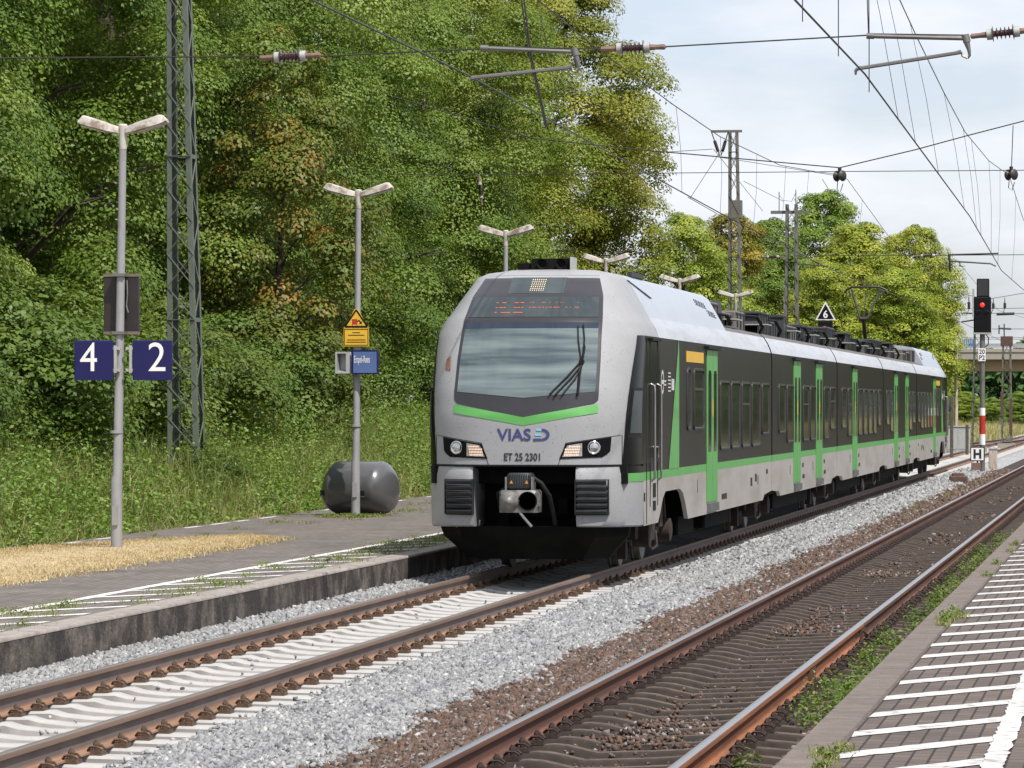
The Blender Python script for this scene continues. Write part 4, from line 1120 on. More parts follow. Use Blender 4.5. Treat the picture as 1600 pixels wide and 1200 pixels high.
for u in (20.44, 36.24, 52.17, 67.68):
    g = MB(); rg = []
    for k in range(7):
        o = .03 * (k % 2); uu = u - .13 + k * .26 / 6
        rg.append([(w - o - .05, uu, z) for w, z in ((1.40, .75), (1.40, 3.1), (1.28, 3.4), (1.0, 3.5), (-1.0, 3.5), (-1.28, 3.4), (-1.40, 3.1), (-1.40, .75))])
    g.loft(rg, 0, None, closed=True)
    g.tube([(1.33, u - .3, .86), (1.33, u + .3, .86)], .07, 8, 1)
    g.build('gangway_bellows', [M['seal'], M['castgrey']], train)
for u in (4.85, 20.44, 36.24, 52.17, 67.68, LT - 4.85): bogie(u, 0)
for u0, u1 in ((8.2, 10.4), (12.0, 16.0), (24, 32), (40, 48), (56, 63), (72, 79)):
    b = MB(); b.bbox(-1.1, 1.1, u0, u1, .28, .62, .04); b.build('underfloor_equipment', M['under'], train)
# pantograph
pu = 66.4
b = MB()
b.bbox(-.55, .55, pu - .8, pu + .8, 3.60, 3.72, .03)
for v in (-.5, .5):
    for u in (-.7, .7): b.lathe([(.05, 3.5), (.09, 3.53), (.05, 3.55), (.09, 3.58), (.05, 3.62)], 10, 1, Matrix.Translation((v, pu + u, 0)))
b.tube([(0, pu + .6, 3.72), (0, pu - .75, 4.72)], .06, 8)
b.tube([(-.10, pu - .75, 4.72), (.10, pu - .75, 4.72)], .06, 8)
for s in (-1, 1):
    b.tube([(s * .10, pu - .75, 4.72), (s * .42, pu + .35, 5.58)], .03, 6)
    b.tube([(s * .5, pu + .35, 5.58), (s * .44, pu + .15, 5.40)], .02, 5)
for q in (-.14, .14):
    b.tube([(-.62, pu + .35 + q, 5.50), (-.56, pu + .35 + q, 5.60), (-.42, pu + .35 + q, 5.665), (0, pu + .35 + q, 5.68), (.42, pu + .35 + q, 5.665), (.56, pu + .35 + q, 5.60), (.62, pu + .35 + q, 5.50)], .028, 6)
b.tube([(.0, pu - .72, 4.66), (.0, pu + .2, 5.5)], .012, 5)
b.build('pantograph', [M['wire'], M['insul']], train, 40)
# ------------------------------------------------------------------ platform lamps and signs
LX = -14.05
def lamp(Y, label, tilt=0.0):
    t = thing('lamp_post', label, 'lamp post', (LX, Y, ZL), 0, 'lamp posts along the left platform')
    b = MB(); b.tube([(0, 0, -.1), (0, 0, 1.0), (tilt * .17, 0, 1.05), (tilt, 0, 5.75)], [.080, .078, .066, .050], 14)
    b.box(-.11, .11, -.11, .11, -.02, .03); b.lathe([(.094, 1.62), (.094, 1.66)], 14, 0); b.box(-.04, .04, -.105, -.08, .35, .62)
    b.build('pole', M['galv'], t, 50)
    b = MB(); b.lathe([(.054, 5.55), (.058, 5.72), (.066, 5.88), (.05, 5.90)], 12, 0, Matrix.Translation((tilt, 0, 0))); b.build('pole_cap', M['lamphead'], t, 40)
    for s in (-1, 1):
        b = MB(); rings = []
        for d, w, z0, z1 in ((.05, .07, 5.755, 5.86), (.20, .13, 5.78, 5.915), (.52, .14, 5.865, 6.02), (.56, .135, 5.88, 6.02), (.635, .10, 5.915, 5.945)):
            x = tilt + s * d
            rings.append([(x, -w, z0 + .02), (x, -w * .75, z0), (x, w * .75, z0), (x, w, z0 + .02), (x, w * .85, z1 - .02), (x, w * .5, z1), (x, -w * .5, z1), (x, -w * .85, z1 - .02)])
        b.loft(rings, 0, None, True, True); lh = b.build('lamp_head', M['lamphead'], t, 35)
        b = MB(); b.box(tilt + s * .40 - .17, tilt + s * .40 + .17, -.10, .10, 5.80, 5.812, 0, Matrix.Translation((tilt + s * .4, 0, 5.826)) @ Matrix.Rotation(-s * R(15), 4, 'Y') @ Matrix.Translation((-tilt - s * .4, 0, -5.805))); b.build('lamp_diffuser', M['lampglass'], lh)
    return t
lamp(55.2, 'grey double-headed lamp post carrying the blue 4 and 2 signs', .09)
lamp(72.6, 'grey double-headed lamp post with yellow warning sign and station name sign', .05)
lamp(90.0, 'double-headed lamp post just left of the train roof, behind the cab', .03)
lamp(107.4, 'double-headed lamp post whose two heads show above the sloping roof of the front car')
lamp(124.8, 'double-headed lamp post showing above the grilles of the front roof, beside the roof boxes')
lamp(142.2, 'farthest double-headed lamp post, at the foot of the tall lattice mast')

def flat_text(parent, name, body, m, x0, z0, w, h, y, bold=0):
    P, fs = text2d(body, w, h, bold); b = MB(); b.add([(x0 + p[0], y, z0 + p[1]) for p in P], fs); return b.build(name, m, parent)

# number signs on the first lamp post
for n, x0, lab in (('4', -.62, 'blue square platform sign with white number 4 on the first lamp post'), ('2', .21, 'blue square platform sign with white number 2 on the first lamp post')):
    t = thing('platform_number_sign', lab, 'sign', (LX + .05, 55.2 - .10, 2.575 + 0), 0, 'platform number signs')
    b = MB(); b.bbox(x0, x0 + .55, -.035, .035, 0, .55, .012); b.build('panel', M['signblue'], t)
    flat_text(t, 'number', n, M['signwhite'], x0 + (.085 if n == '4' else .225), .125, .24, .395, -.0375, .0)
    b = MB(); s = 1 if n == '4' else -1; xe = x0 + .55 if s > 0 else x0
    for z in (.14, .44): b.box(*sorted((xe, xe + s * .10)), -.02, .02, z - .02, z + .02)
    b.box(*sorted((xe + s * .012, xe + s * .05)), -.03, .03, .10, .48)
    b.build('bracket', M['cap'], t)
t = thing('information_board', 'dark back of a portrait board behind the first lamp post, above the number signs', 'board', (LX + .04, 55.2 + .13, 3.21))
b = MB(); b.box(-.245, .245, -.04, .04, .03, .81); b.build('panel', M['boardback'], t)
b = MB(); b.box(-.25, .25, -.05, .05, .80, .84); b.box(-.25, .25, -.05, .05, 0, .04); b.build('frame', M['signframe'], t)
b = MB(); b.tube([(.09, -.07, .75), (.10, -.08, .55), (.085, -.08, .4), (.11, -.08, .3)], .012, 5)
b.build('cable', M['armgrey'], t)
for z in (.82, .02): b = MB(); b.box(-.09, .09, -.22, -.05, z - .02, z + .02); b.build('clamp', M['armgrey'], t)
# yellow warning sign
wx, wy = LX + .03, 72.6 - .09
t = thing('warning_sign', 'yellow warning sign with red train triangle on the second lamp post', 'sign', (wx, wy, 3.29))
b = MB(); b.box(-.23, .23, -.012, .012, 0, .325); b.prism([(-.235, .335), (.235, .335), (.19, .37), (.03, .67), (-.03, .67), (-.19, .37)], -.012, .012)
b.build('panel', M['yellow'], t)
b = MB()
def edge(p, q, w): 
    p, q = Vector((p[0], 0, p[1])), Vector((q[0], 0, q[1])); b.bar(p + Vector((0, -.014, 0)), q + Vector((0, -.014, 0)), w, .004) if False else b.add([(a.x, -.0145, a.z) for a in (lambda d: (p - d, q - d, q + d, p + d))(Vector((-(q - p).z, 0, (q - p).x)).normalized() * w / 2)], [(0, 1, 2, 3)])
edge((-.205, .355), (.205, .355), .03); edge((.205, .355), (.0, .655), .03); edge((-.205, .355), (.0, .655), .03)
for z in (.02, .305): edge((-.22, z), (.22, z), .012)
for x in (-.215, .215): edge((x, .015), (x, .31), .012)
for z, w in ((.245, .07), (.20, .15), (.115, .17), (.075, .18)): edge((-w, z), (w, z), .014)
b.add([(x, -.0146, z) for x, z in ((.05, .40), (.07, .40), (.115, .44), (.09, .45))], [(0, 1, 2, 3)]); edge((.05, .47), (.10, .40), .02); edge((.05, .47), (.02, .44), .02)
b.build('border_and_text_lines', M['signblack'], t)
b = MB(); b.box(-.075, .02, -.017, -.0125, .40, .49); b.box(-.075, -.055, -.017, -.0125, .385, .40); b.box(0, .02, -.017, -.0125, .385, .40); b.build('train_symbol', M['signred'], t)
# station name sign box + the open grey housing beside it
t = thing('station_name_sign', 'blue box sign reading Empel-Rees on the second lamp post', 'sign', (LX + .18, 72.6 - .16, 2.79), R(-9))
b = MB(); b.box(-.22, .27, -.05, .05, 0, .43); b.build('box', M['signblue'], t)
b = MB(); b.box(-.18, .262, -.056, -.049, .02, .40); b.build('face', M['signblue2'], t)
flat_text(t, 'lettering', 'Empel-Rees', M['signwhite'], -.165, .16, .30, .17, -.0585, .01)
t = thing('loudspeaker', 'pale grey open loudspeaker horn left of the station name sign', 'loudspeaker', (LX - .17, 72.6 - .02, 2.80))
b = MB()
b.loft([[(-.17, -.16, 0), (.09, -.12, 0), (.09, -.12, .39), (-.17, -.16, .39)], [(-.14, -.155, .03), (.02, -.13, .03), (.02, -.13, .36), (-.14, -.155, .36)], [(-.12, .05, .06), (.0, .05, .06), (.0, .05, .33), (-.12, .05, .33)]], 1, None)
b.loft([[(-.17, -.16, 0), (.09, -.12, 0), (.09, -.12, .39), (-.17, -.16, .39)], [(-.15, .12, .02), (.10, .12, .02), (.10, .12, .37), (-.15, .12, .37)]], 0, None, False, True)
b.build('housing', [M['signwhite'], M['cabinet']], t)
# barrel shaped bin
t = thing('barrel_container', 'dark grey plastic barrel-shaped container lying behind the second lamp post', 'container', (LX - .08, 73.5, ZL), R(-14))
b = MB(); rings = []
for x, r, zc in ((-.66, .16, .42), (-.645, .26, .43), (-.60, .36, .46), (-.50, .45, .49), (-.44, .487, .50), (-.43, .49, .50), (0, .515, .51), (.43, .49, .50), (.44, .487, .50), (.52, .45, .49), (.61, .36, .46), (.655, .24, .43), (.67, .12, .42)):
    ring = []
    for k in range(32):
        a = 2 * math.pi * k / 32; c, s = math.cos(a), math.sin(a)
        z = zc + r * s; z = min(z, .985)
        yy = r * 1.08 * c
        ring.append((x, yy, max(z, .0)))
    rings.append(ring)
b.loft(rings, 0, None, True, True)
b.build('barrel', M['barrel'], t, 28)
for x in (-.52, .23):
    b = MB(); y0 = -.535 if x > 0 else -.44; b.box(x - .085, x + .085, y0 - .012, y0 + .03, .36, .46); b.box(x - .10, x + .10, y0 - .02, y0, .345, .365, 1); b.build('handle_slot', [M['seal'], M['barrel']], t)

# ------------------------------------------------------------------ lattice masts
def lattice(name, label, base, top_off, h, w0, w1, d0, d1, m, pitch=.9, leg=.09, brw=.85, grp='lattice masts of the overhead line', extra=None):
    """four tapering corner angles with cross braces on every face"""
    t = thing(name, label, 'mast', base, 0, grp)
    P = lambda sx, sy, f: Vector((top_off[0] * f + sx * (w0 + (w1 - w0) * f) / 2, top_off[1] * f + sy * (d0 + (d1 - d0) * f) / 2, h * f))
    for sx in (-1, 1):
        for sy in (-1, 1):
            b = MB(); p, q = P(sx, sy, 0), P(sx, sy, 1)
            b.bar(p - Vector((sx * leg / 2, 0, 0)), q - Vector((sx * leg / 2, 0, 0)), leg, .012); b.bar(p - Vector((0, sy * leg / 2, 0)), q - Vector((0, sy * leg / 2, 0)), .012, leg)
            b.build('leg', m, t)
    b = MB(); n = int(h / pitch)
    for k in range(n):
        f0, f1 = k / n, (k + 1) / n
        for sy in (-1, 1):
            b.bar(P(-1, sy, f0), P(1, sy, f1), leg * brw, .012); b.bar(P(1, sy, f0), P(-1, sy, f1), leg * brw, .012)
        for sx in (-1, 1):
            b.bar(P(sx, -1, f0), P(sx, 1, f1), .012, leg * .55) if k % 2 else b.bar(P(sx, 1, f0), P(sx, -1, f1), .012, leg * .55)
        if k % 5 == 4:
            for sy in (-1, 1): b.bar(P(-1, sy, f1), P(1, sy, f1), leg * .9, .014)
            for sx in (-1, 1): b.bar(P(sx, -1, f1), P(sx, 1, f1), .014, leg * .9)
    b.build('bracing', m, t)
    b = MB(); b.box(-w0 * .8, w0 * .8, -d0 * .8, d0 * .8, -.8, .05); b.build('footing', M['concrete'], t)
    return t, P
p = at(292, 700, 76); lattice('lattice_mast', 'tall green-grey lattice mast rising out of the bushes beside the first lamp post', (p.x, 76, .75), (-.25, 0, 0), 15.5, .60, .24, .62, .30, M['mast'], .62, .09, .5)
p = at(1151, 470, 150); t2, P2 = lattice('lattice_mast', 'grey lattice mast behind the front car with a bracket and V insulator at its top', (p.x, 150, 0), (-.12, 0, 0), 12.3, .60, .33, .5, .33, M['mastfar'], .75, .085)
b = MB(); b.box(-.95, .2, -.05, .05, 12.25, 12.34); b.build('bracket_arm', M['mastfar'], t2)
for xa, xb in ((-.92, -.62), (-.32, -.58)):
    b = MB(); b.tube([(xa, 0, 12.25), (xa + (xb - xa) * .35, 0, 11.95)], .02, 5); b.tube([(xa + (xb - xa) * .35, 0, 11.95), (xa + (xb - xa) * .8, 0, 11.55)], .06, 8); b.tube([(xa + (xb - xa) * .8, 0, 11.55), (xb, 0, 11.4)], .02, 5)
    b.build('insulator', M['insul'], t2)
b = MB(); b.box(-.20, .20, -.20, .20, 9.1, 9.75); b.build('splice_plate', M['mastfar'], t2)
p = at(1237, 480, 195); t3m, P3 = lattice('lattice_mast', 'twin-post grey mast with short crossarm in front of the dark far trees', (p.x, 195, 0), (0, 0, 0), 11.8, .75, .55, .55, .45, M['mastfar'], .9, .13)
b = MB(); b.box(-1.0, .85, -.06, .06, 11.35, 11.5); b.box(-.62, -.58, -.03, .03, 11.4, 12.4); b.box(.18, .22, -.03, .03, 11.4, 12.5); b.build('crossarm', M['mastfar'], t3m)
b = MB(); b.tube([(-.35, 0, 8.0), (-.35, -.1, 2.0)], .03, 5); b.build('cable', M['cap'], t3m)
b = MB(); b.tube([(-.62, 0, 12.3), (-.4, 0, 12.0), (0, 0, 11.95), (.2, 0, 12.35)], .02, 5); b.build('cable', M['cap'], t3m)
p = at(1527, 690, 215); lattice('lattice_mast', 'green-grey lattice mast directly behind the red signal', (p.x, 215, 0), (.12, 0, 0), 7.6, .62, .50, .6, .5, M['mast'], .8, .085)
p = at(1573, 670, 235); t5, P5 = lattice('lattice_mast', 'short weathered mast with square head in front of the bridge', (p.x, 235, 0), (0, 0, 0), 5.9, .62, .5, .6, .5, M['mastfar'], .8, .10)
b = MB(); b.box(-.34, .34, -.3, .3, 5.6, 6.15); b.box(-.34, -.2, -.35, -.2, 1.6, 3.0); b.box(.15, .33, -.35, -.2, .6, 2.6); b.build('weights', M['cratewood'], t5)
p = at(1494, 660, 195); t = thing('thin_pole', 'thin peeling pale pole standing behind the tail of the train', 'pole', (p.x, 195, .0))
b = MB(); b.tube([(0, 0, 0), (0, 0, 5.3)], .085, 8); b.build('pole', M['paleplast'], t, 60)
b = MB(); b.box(-.9, .02, -.03, .03, 4.75, 4.84); b.tube([(-.9, 0, 4.8), (-.35, 0, 4.8)], .07, 8); b.build('arm', M['insul'], t)
p = at(1497, 690, 190); t = thing('equipment_cabinet', 'grey trackside equipment cabinet in the dry grass behind the train tail', 'cabinet', (p.x, 190, .1))
b = MB(); b.bbox(-.55, .55, -.25, .25, 0, 1.12, .04); b.build('body', M['cabinet'], t, 30)
b = MB(); b.box(-.5, -.02, -.262, -.25, .1, 1.0); b.box(.02, .5, -.262, -.25, .1, 1.0); b.box(-.58, .58, -.28, .28, 1.12, 1.17); b.build('doors', M['cap'], t)
for px, py, Y, h_ in ((1511, 690, 185, 1.35), (1487, 700, 175, 2.6)):
    p = at(px, py, Y); t = thing('marker_post', 'dark weathered post ' + ('right of the grey cabinet' if px > 1500 else 'close behind the tail of the train'), 'post', (p.x, Y, 0))
    b = MB(); b.bbox(-.07, .07, -.07, .07, 0, h_, .02); b.build('shaft', M['wood'], t)
    if px < 1500:
        b = MB(); b.box(-.45, -.06, -.06, .06, 2.0, 2.2); b.lathe([(.13, -.06), (.15, 0), (.1, .08)], 12, 0, Matrix.Translation((-.1, 0, 2.1)) @ Matrix.Rotation(R(90), 4, 'X')); b.build('insulator', M['roofdark'], t)

# ------------------------------------------------------------------ signals
sp = at(1535, 722, 147); S0 = Vector((sp.x, 147, .08))
t = thing('railway_signal', 'tall black light signal showing red, between the two tracks', 'signal', S0)
b = MB(); b.tube([(0, 0, -.2), (0, 0, 4.8)], .095, 10); b.build('mast', M['mastfar'], t, 50)
b = MB(); b.bbox(-.31, .31, -.14, .14, 4.72, 6.02, .05)
b.bbox(-.20, .245, -.12, .12, 6.0, 6.66, .03); b.box(-.17, .215, -.125, -.115, 6.05, 6.62, 1); b.box(-.36, -.30, -.10, .2, 5.3, 6.3, 2)
b.box(-.33, .33, -.2, .2, 4.68, 4.735, 2)
b.build('signal_head', [M['signblack'], M['mask'], M['cap']], t)
b = MB(); b.lathe([(.085, 0), (.08, .03), (.04, .05), (0, .055)], 18, 0, Matrix.Translation((0, -.142, 5.72)) @ Matrix.Rotation(R(90), 4, 'X')); b.build('red_lamp', M['redlamp'], t, 60)
for x, z in ((-.13, 5.48), (.16, 5.48)):
    b = MB(); b.tube([(x - .08, -.16, z + .02), (x, -.22, z + .05), (x + .08, -.16, z)], .014, 5); b.build('lamp_visor', M['mask'], t)
b = MB(); b.tube([(.10, .05, 4.7), (.22, .05, 4.55), (.20, .05, 4.3), (.06, .05, 4.2)], .02, 5)
b.build('cable', M['seal'], t)
b = MB()
b.tube([(0, 0, 1.17), (0, 0, 1.57)], .108, 10, 0); b.tube([(0, 0, .73), (0, 0, 1.17)], .108, 10, 0)
b.tube([(0, 0, 1.57), (0, 0, 2.05)], .107, 10, 0); b.build('white_band', M['signwhite'], t, 50)
b = MB(); b.tube([(0, 0, 1.12), (0, 0, 1.78)], .112, 10); b.build('red_band', M['signred'], t, 50)
b = MB(); b.box(-.14, .12, -.125, -.11, 3.72, 4.18); pl = b.build('number_plate', M['signwhite'], t)
flat_text(pl, 'lettering', '20', M['inkblack'], -.11, 3.97, .20, .17, -.127, .02); flat_text(pl, 'lettering', 'P2', M['inkblack'], -.11, 3.76, .20, .17, -.127, .02)
t = thing('halt_board', 'white halt board with black letter H at the foot of the red signal', 'sign', (S0.x - .16, 146.6, .12))
b = MB(); b.box(-.25, .25, -.02, .02, .12, .62); b.box(-.03, .03, 0, .04, -.2, .12); b.box(-.22, .12, -.1, .1, -.2, .06, 1); b.build('panel', [M['signblack'], M['rustfit']], t)
b = MB(); b.box(-.22, .22, -.024, -.018, .15, .59); b.build('face', M['signwhite'], t)
flat_text(t, 'lettering', 'H', M['inkblack'], -.14, .20, .28, .34, -.027, .05)
t = thing('junction_box', 'grey-brown cable box on the right of the signal foot', 'box', (S0.x + .36, 147.2, .05))
b = MB(); b.bbox(-.14, .16, -.12, .12, -.1, .62, .02); b.build('body', M['paleplast'], t); b = MB(); b.box(-.16, .18, -.14, .14, .6, .64); b.build('lid', M['cabinet'], t)
# the distant-signal with its 6
p = at(1290, 501, 137); t = thing('speed_signal', 'black signal with white-edged triangle reading 6 above the train roof', 'signal', (p.x, 137, ZL))
z0 = p.z - ZL
b = MB(); b.tube([(0, 0, 0), (0, 0, z0 - .3)], .08, 8); b.build('mast', M['mastfar'], t, 50)
b = MB(); b.bbox(-.24, .24, -.12, .12, z0 - 1.1, z0 + .0, .03); b.build('signal_head', M['signblack'], t)
b = MB(); b.prism([(-.34, z0 + .02), (.34, z0 + .02), (0, z0 + .64)], -.03, .01); b.build('triangle', M['signwhite'], t)
b = MB(); b.prism([(-.275, z0 + .055), (.275, z0 + .055), (0, z0 + .555)], -.036, -.028); b.build('triangle_face', M['signblack'], t)
flat_text(t, 'number', '6', M['signwhite'], -.075, z0 + .085, .15, .26, -.039, .025)
b = MB(); b.lathe([(.09, 0), (.08, .03), (0, .05)], 14, 0, Matrix.Translation((-.02, -.122, z0 - .27)) @ Matrix.Rotation(R(90), 4, 'X')); b.build('red_lamp', M['signred'], t, 60)
p = at(1485, 733, 128); t = thing('trackside_box', 'small rust-brown box beside the rail near the train tail', 'box', (p.x + .25, 128, -.2))
b = MB(); b.bbox(-.28, .28, -.3, .3, 0, .24, .04); b.bbox(-.2, .18, -.22, .22, .24, .32, .03); b.build('body', M['cratewood'], t, 30)

# ------------------------------------------------------------------ overhead line
def wire(parent, name, pts, r=.010, n=5, m='wire'):
    b = MB(); b.tube(pts, r, n); return b.build(name, M[m], parent, 80)
def line(label, contact, mess, drops, loc):
    t = thing('overhead_line', label, 'overhead wire', loc, 0, 'overhead lines')
    L0 = Vector(loc)
    wire(t, 'contact_wire', [Vector(p) - L0 for p in contact], .011)
    wire(t, 'messenger_wire', [Vector(p) - L0 for p in mess], .009)
    Yc = [p[1] for p in contact]; Ym = [p[1] for p in mess]
    f = lambda A, Y: Vector([float(np.interp(Y, [p[1] for p in A], [p[k] for p in A])) for k in range(3)])
    for Y in drops:
        a, c = f(mess, Y), f(contact, Y)
        wire(t, 'dropper', [a - L0, (a + c) / 2 + Vector((.03, 0, 0)) - L0, c - L0], .0038, 4)
    return t
cN = [(-3.25, 14, 5.84), (-3.02, 45, 5.86), (-3.25, 78, 5.80), (-3.75, 110, 5.82), (-3.6, 175, 5.85), (-3.6, 290, 5.85)]
mN = [(-3.55, 22, 8.05), (-3.6, 45, 8.75), (-3.6, 60, 8.32), (-3.6, 66, 8.14), (-3.6, 75, 7.93), (-3.6, 84, 7.80), (-3.6, 97, 7.98), (-3.62, 106.5, 8.30), (-3.62, 112, 8.50), (-3.62, 125, 7.9), (-3.62, 145, 7.5), (-3.62, 165, 7.9), (-3.62, 178, 8.5), (-3.6, 230, 7.5), (-3.6, 290, 8.3)]
line('dark overhead wires with droppers above the near track', cN, mN, [52, 56.5, 64, 75, 83, 87, 97, 105, 118, 130, 142, 155, 168], (-3.6, 45, 5.86))
cT = [(-7.6, 14, 5.95), (-7.55, 45.5, 5.96), (-8.0, 78, 5.90), (-8.35, 110, 5.9), (-8.0, 175, 5.9), (-8.0, 290, 5.9)]
mT = [(-8, 22, 8.1), (-8, 44, 8.4), (-8, 53.7, 7.66), (-8, 59.5, 7.52), (-8, 70, 7.40), (-8, 78, 7.36), (-8, 91, 7.57), (-8, 101, 7.99), (-8, 108, 8.32), (-8, 112, 8.4), (-8, 130, 7.6), (-8, 145, 7.4), (-8, 165, 7.8), (-8, 178, 8.5), (-8, 230, 7.5), (-8, 290, 8.3)]
line('thin overhead wires above the train', cT, mT, [54, 62, 70.5, 78, 85.5, 92.5, 99, 118, 130, 142, 155, 168], (-8, 45, 5.96))

def insulator(parent, p, q, r=.085, sheds=6):
    """ribbed porcelain rod with pale caps and rusty shackles from p to q"""
    p, q = Vector(p), Vector(q); d = q - p; L = d.length; Q = d.to_track_quat('Z', 'Y').to_matrix().to_4x4(); T = Matrix.Translation(p) @ Q
    b = MB()
    b.lathe([(.012, 0), (.03, .02 * L), (.028, .14 * L), (.035, .25 * L)], 8, 2, T)
    b.lathe([(.060, .25 * L), (.062, .335 * L), (.05, .34 * L)], 12, 1, T)
    prof = []
    for k in range(sheds):
        z = (.345 + .31 * k / (sheds - 1)) * L; big = r if k in (0, sheds - 1) else r * .78
        prof += [(.034, z - .017 * L), (big, z - .004 * L), (big * .96, z + .004 * L), (.034, z + .016 * L)]
    b.lathe(prof, 14, 0, T)
    b.lathe([(.05, .66 * L), (.062, .665 * L), (.060, .75 * L)], 12, 1, T)
    b.lathe([(.035, .75 * L), (.028, .86 * L), (.032, .97 * L), (.012, L)], 8, 2, T)
    return b.build('insulator', [M['insul'], M['cap'], M['rustfit']], parent, 30)

Y1 = 45.2
A = lambda x, y: at(x, y, Y1)
t = thing('cross_span', 'cross-span wire with brown ribbed insulators and steady arms across both tracks', 'overhead span', A(940, 75), 0, 'cross-spans of the overhead line')
O = Vector(t.location)
for a, c in (((-200, 92), (405, 88)), ((502, 88), (752, 76)), ((752, 73), (905, 76)), ((905, 76), (938, 76)), ((1040, 73), (1357, 55)), ((1357, 53), (1510, 55)), ((1600 + 15, 48), (2100, 22))):
    wire(t, 'span_wire', [A(*a) - O, A(*c) - O], .0085)
for a, c in (((405, 91), (502, 86)), ((938, 77), (1041, 73)), ((1516, 57), (1619, 46))):
    insulator(t, A(*a) - O, A(*c) - O, .088)
def steady(x0, y0, x1, y1, wx, wy, dx, dy, ex, ey):
    b = MB(); P = lambda x, y: A(x, y) - O
    b.tube([P(x0, y0), P(x0 + 12, y0 + .6), P(x1, y1)], [.018, .026, .024], 7)
    b.tube([P(x0 - 3, y0), P(x0 + 9, y0 + .3)], .034, 8)
    b.tube([P(x1 - 1, y1 - 6), P(x1 + 2, y1 + 6)], .042, 8)
    b.tube([P(x1 + 1, y1 + 4), P(x1 + 5, y1 + 18), P(x1 + 6, y1 + 27), P(x1 + 3, y1 + 31)], [.038, .022, .016, .012], 7)
    b.tube([P(x1 + 3, y1 + 31), P(ex + 6, ey + 8), P(ex + 2, ey + 7), P(ex, ey)], .014, 6)
    b.tube([P(ex, ey), P(ex - 8, ey + 2), P(dx + 8, dy), P(dx, dy + 1)], [.026, .022, .022, .026], 7)
    b.tube([P(dx, dy + 1), P(dx - 3, dy + 5), P(wx, wy)], [.022, .02, .012], 6)
    return b.build('steady_arm', M['armgrey'], t, 50)
steady(1357, 56, 1509, 60, 1337, 117, 1340, 106, 1502, 81)
steady(754, 75, 898, 81, 734, 124, 737, 121, 893, 104)
for xs in (((1254, -60), (1254, 34)), ((1310, -60), (1310, 88)), ((1353, -60), (1357, 53)), ((1357, -60), (1358, 53)), ((1358, 58), (1358, 144)), ((809, -40), (826, 80), (853, 200)), ((814, -40), (829, 80), (855, 198))):
    wire(t, 'hanger_wire', [A(*p) - O for p in xs], .010 if xs[0][0] in (809, 814) else .006)

Y2 = 110.0
B = lambda x, y: at(x, y, Y2)
t = thing('cross_span', 'sagging headspan wire with two hanging pulleys behind the near span', 'overhead span', B(1312, 262), 0, 'cross-spans of the overhead line')
O = Vector(t.location)
wire(t, 'span_wire', [B(*p) - O for p in ((260, 40), (560, 135), (720, 182), (832, 216), (1010, 235), (1080, 241), (1200, 252), (1312, 262), (1430, 234), (1511, 212), (1600, 189), (1900, 90))], .016)
wire(t, 'span_wire', [B(*p) - O for p in ((-100, 273), (300, 272), (748, 273), (1312, 268), (1600, 266), (1900, 262))], .011)
for x, y0 in ((1312, 262), (1583, 196)):
    b = MB(); c = B(x, 275) - O if x < 1500 else B(x - 3, 273) - O
    b.tube([B(x, y0) - O, c], .012, 5)
    b.tube([c + Vector((0, 0, .22)), c + Vector((0, 0, .06))], .05, 8)
    b.lathe([(.03, -.17), (.11, -.15), (.15, -.11), (.085, -.05), (.085, .05), (.15, .11), (.11, .15), (.03, .17)], 16, 0, Matrix.Translation(c) @ Matrix.Rotation(R(50), 4, 'Z') @ Matrix.Rotation(R(90), 4, 'X'))
    b.tube([c + Vector((-.05, 0, -.1)), c + Vector((-.07, 0, -.35)), c + Vector((.02, 0, -.42)), c + Vector((.09, 0, -.2))], .012, 5)
    b.build('pulley', M['wire'], t, 40)
insulator(t, B(748, 272) - O, B(753, 322) - O, .09)
Y3 = 160.0
Cc = lambda x, y: at(x, y, Y3)
t = thing('cross_span', 'far registration wires with small insulators in front of the pale green trees', 'overhead span', Cc(1448, 399), 0, 'cross-spans of the overhead line')
O = Vector(t.location)
for pts in (((560, 412), (640, 410)), ((668, 410), (737, 406)), ((1200, 400), (1429, 399)), ((1470, 399), (1600, 398)), ((1245, 404), (1290, 400))): wire(t, 'span_wire', [Cc(*p) - O for p in pts], .014)
for a, c in (((637, 411), (672, 410)), ((1190, 402), (1226, 401)), ((1428, 400), (1472, 399))): insulator(t, Cc(*a) - O, Cc(*c) - O, .10)
b = MB(); b.tube([Cc(1483, 397) - O, Cc(1485, 425) - O], .05, 7); b.build('steady_arm', M['wire'], t, 50)
b = MB(); b.tube([Cc(1483, 398) - O, Cc(1560, 396) - O], .035, 6); b.build('steady_arm', M['wire'], t, 50)
b = MB(); b.tube([Cc(1485, 408) - O, Cc(1548, 412) - O, Cc(1556, 416) - O], .035, 6); b.build('steady_arm', M['wire'], t, 50)
b = MB(); b.tube([Cc(672, 413) - O, Cc(735, 408) - O], .03, 6); b.build('steady_arm', M['wire'], t, 50)
b = MB(); b.tube([Cc(1246, 412) - O, Cc(1294, 416) - O], .03, 6); b.build('steady_arm', M['wire'], t, 50)
Y4 = 240.0
D = lambda x, y: at(x, y, Y4)
t = thing('cross_span', 'distant tangle of span wires and insulators around the red signal', 'overhead span', D(1560, 490), 0, 'cross-spans of the overhead line')
O = Vector(t.location)
for pts in (((1485, 454), (1540, 468), (1600, 458)), ((1485, 483), (1700, 480)), ((1485, 489), (1700, 491)), ((1550, 514), (1700, 514)), ((1300, 442), (1485, 454))): wire(t, 'span_wire', [D(*p) - O for p in pts], .016)
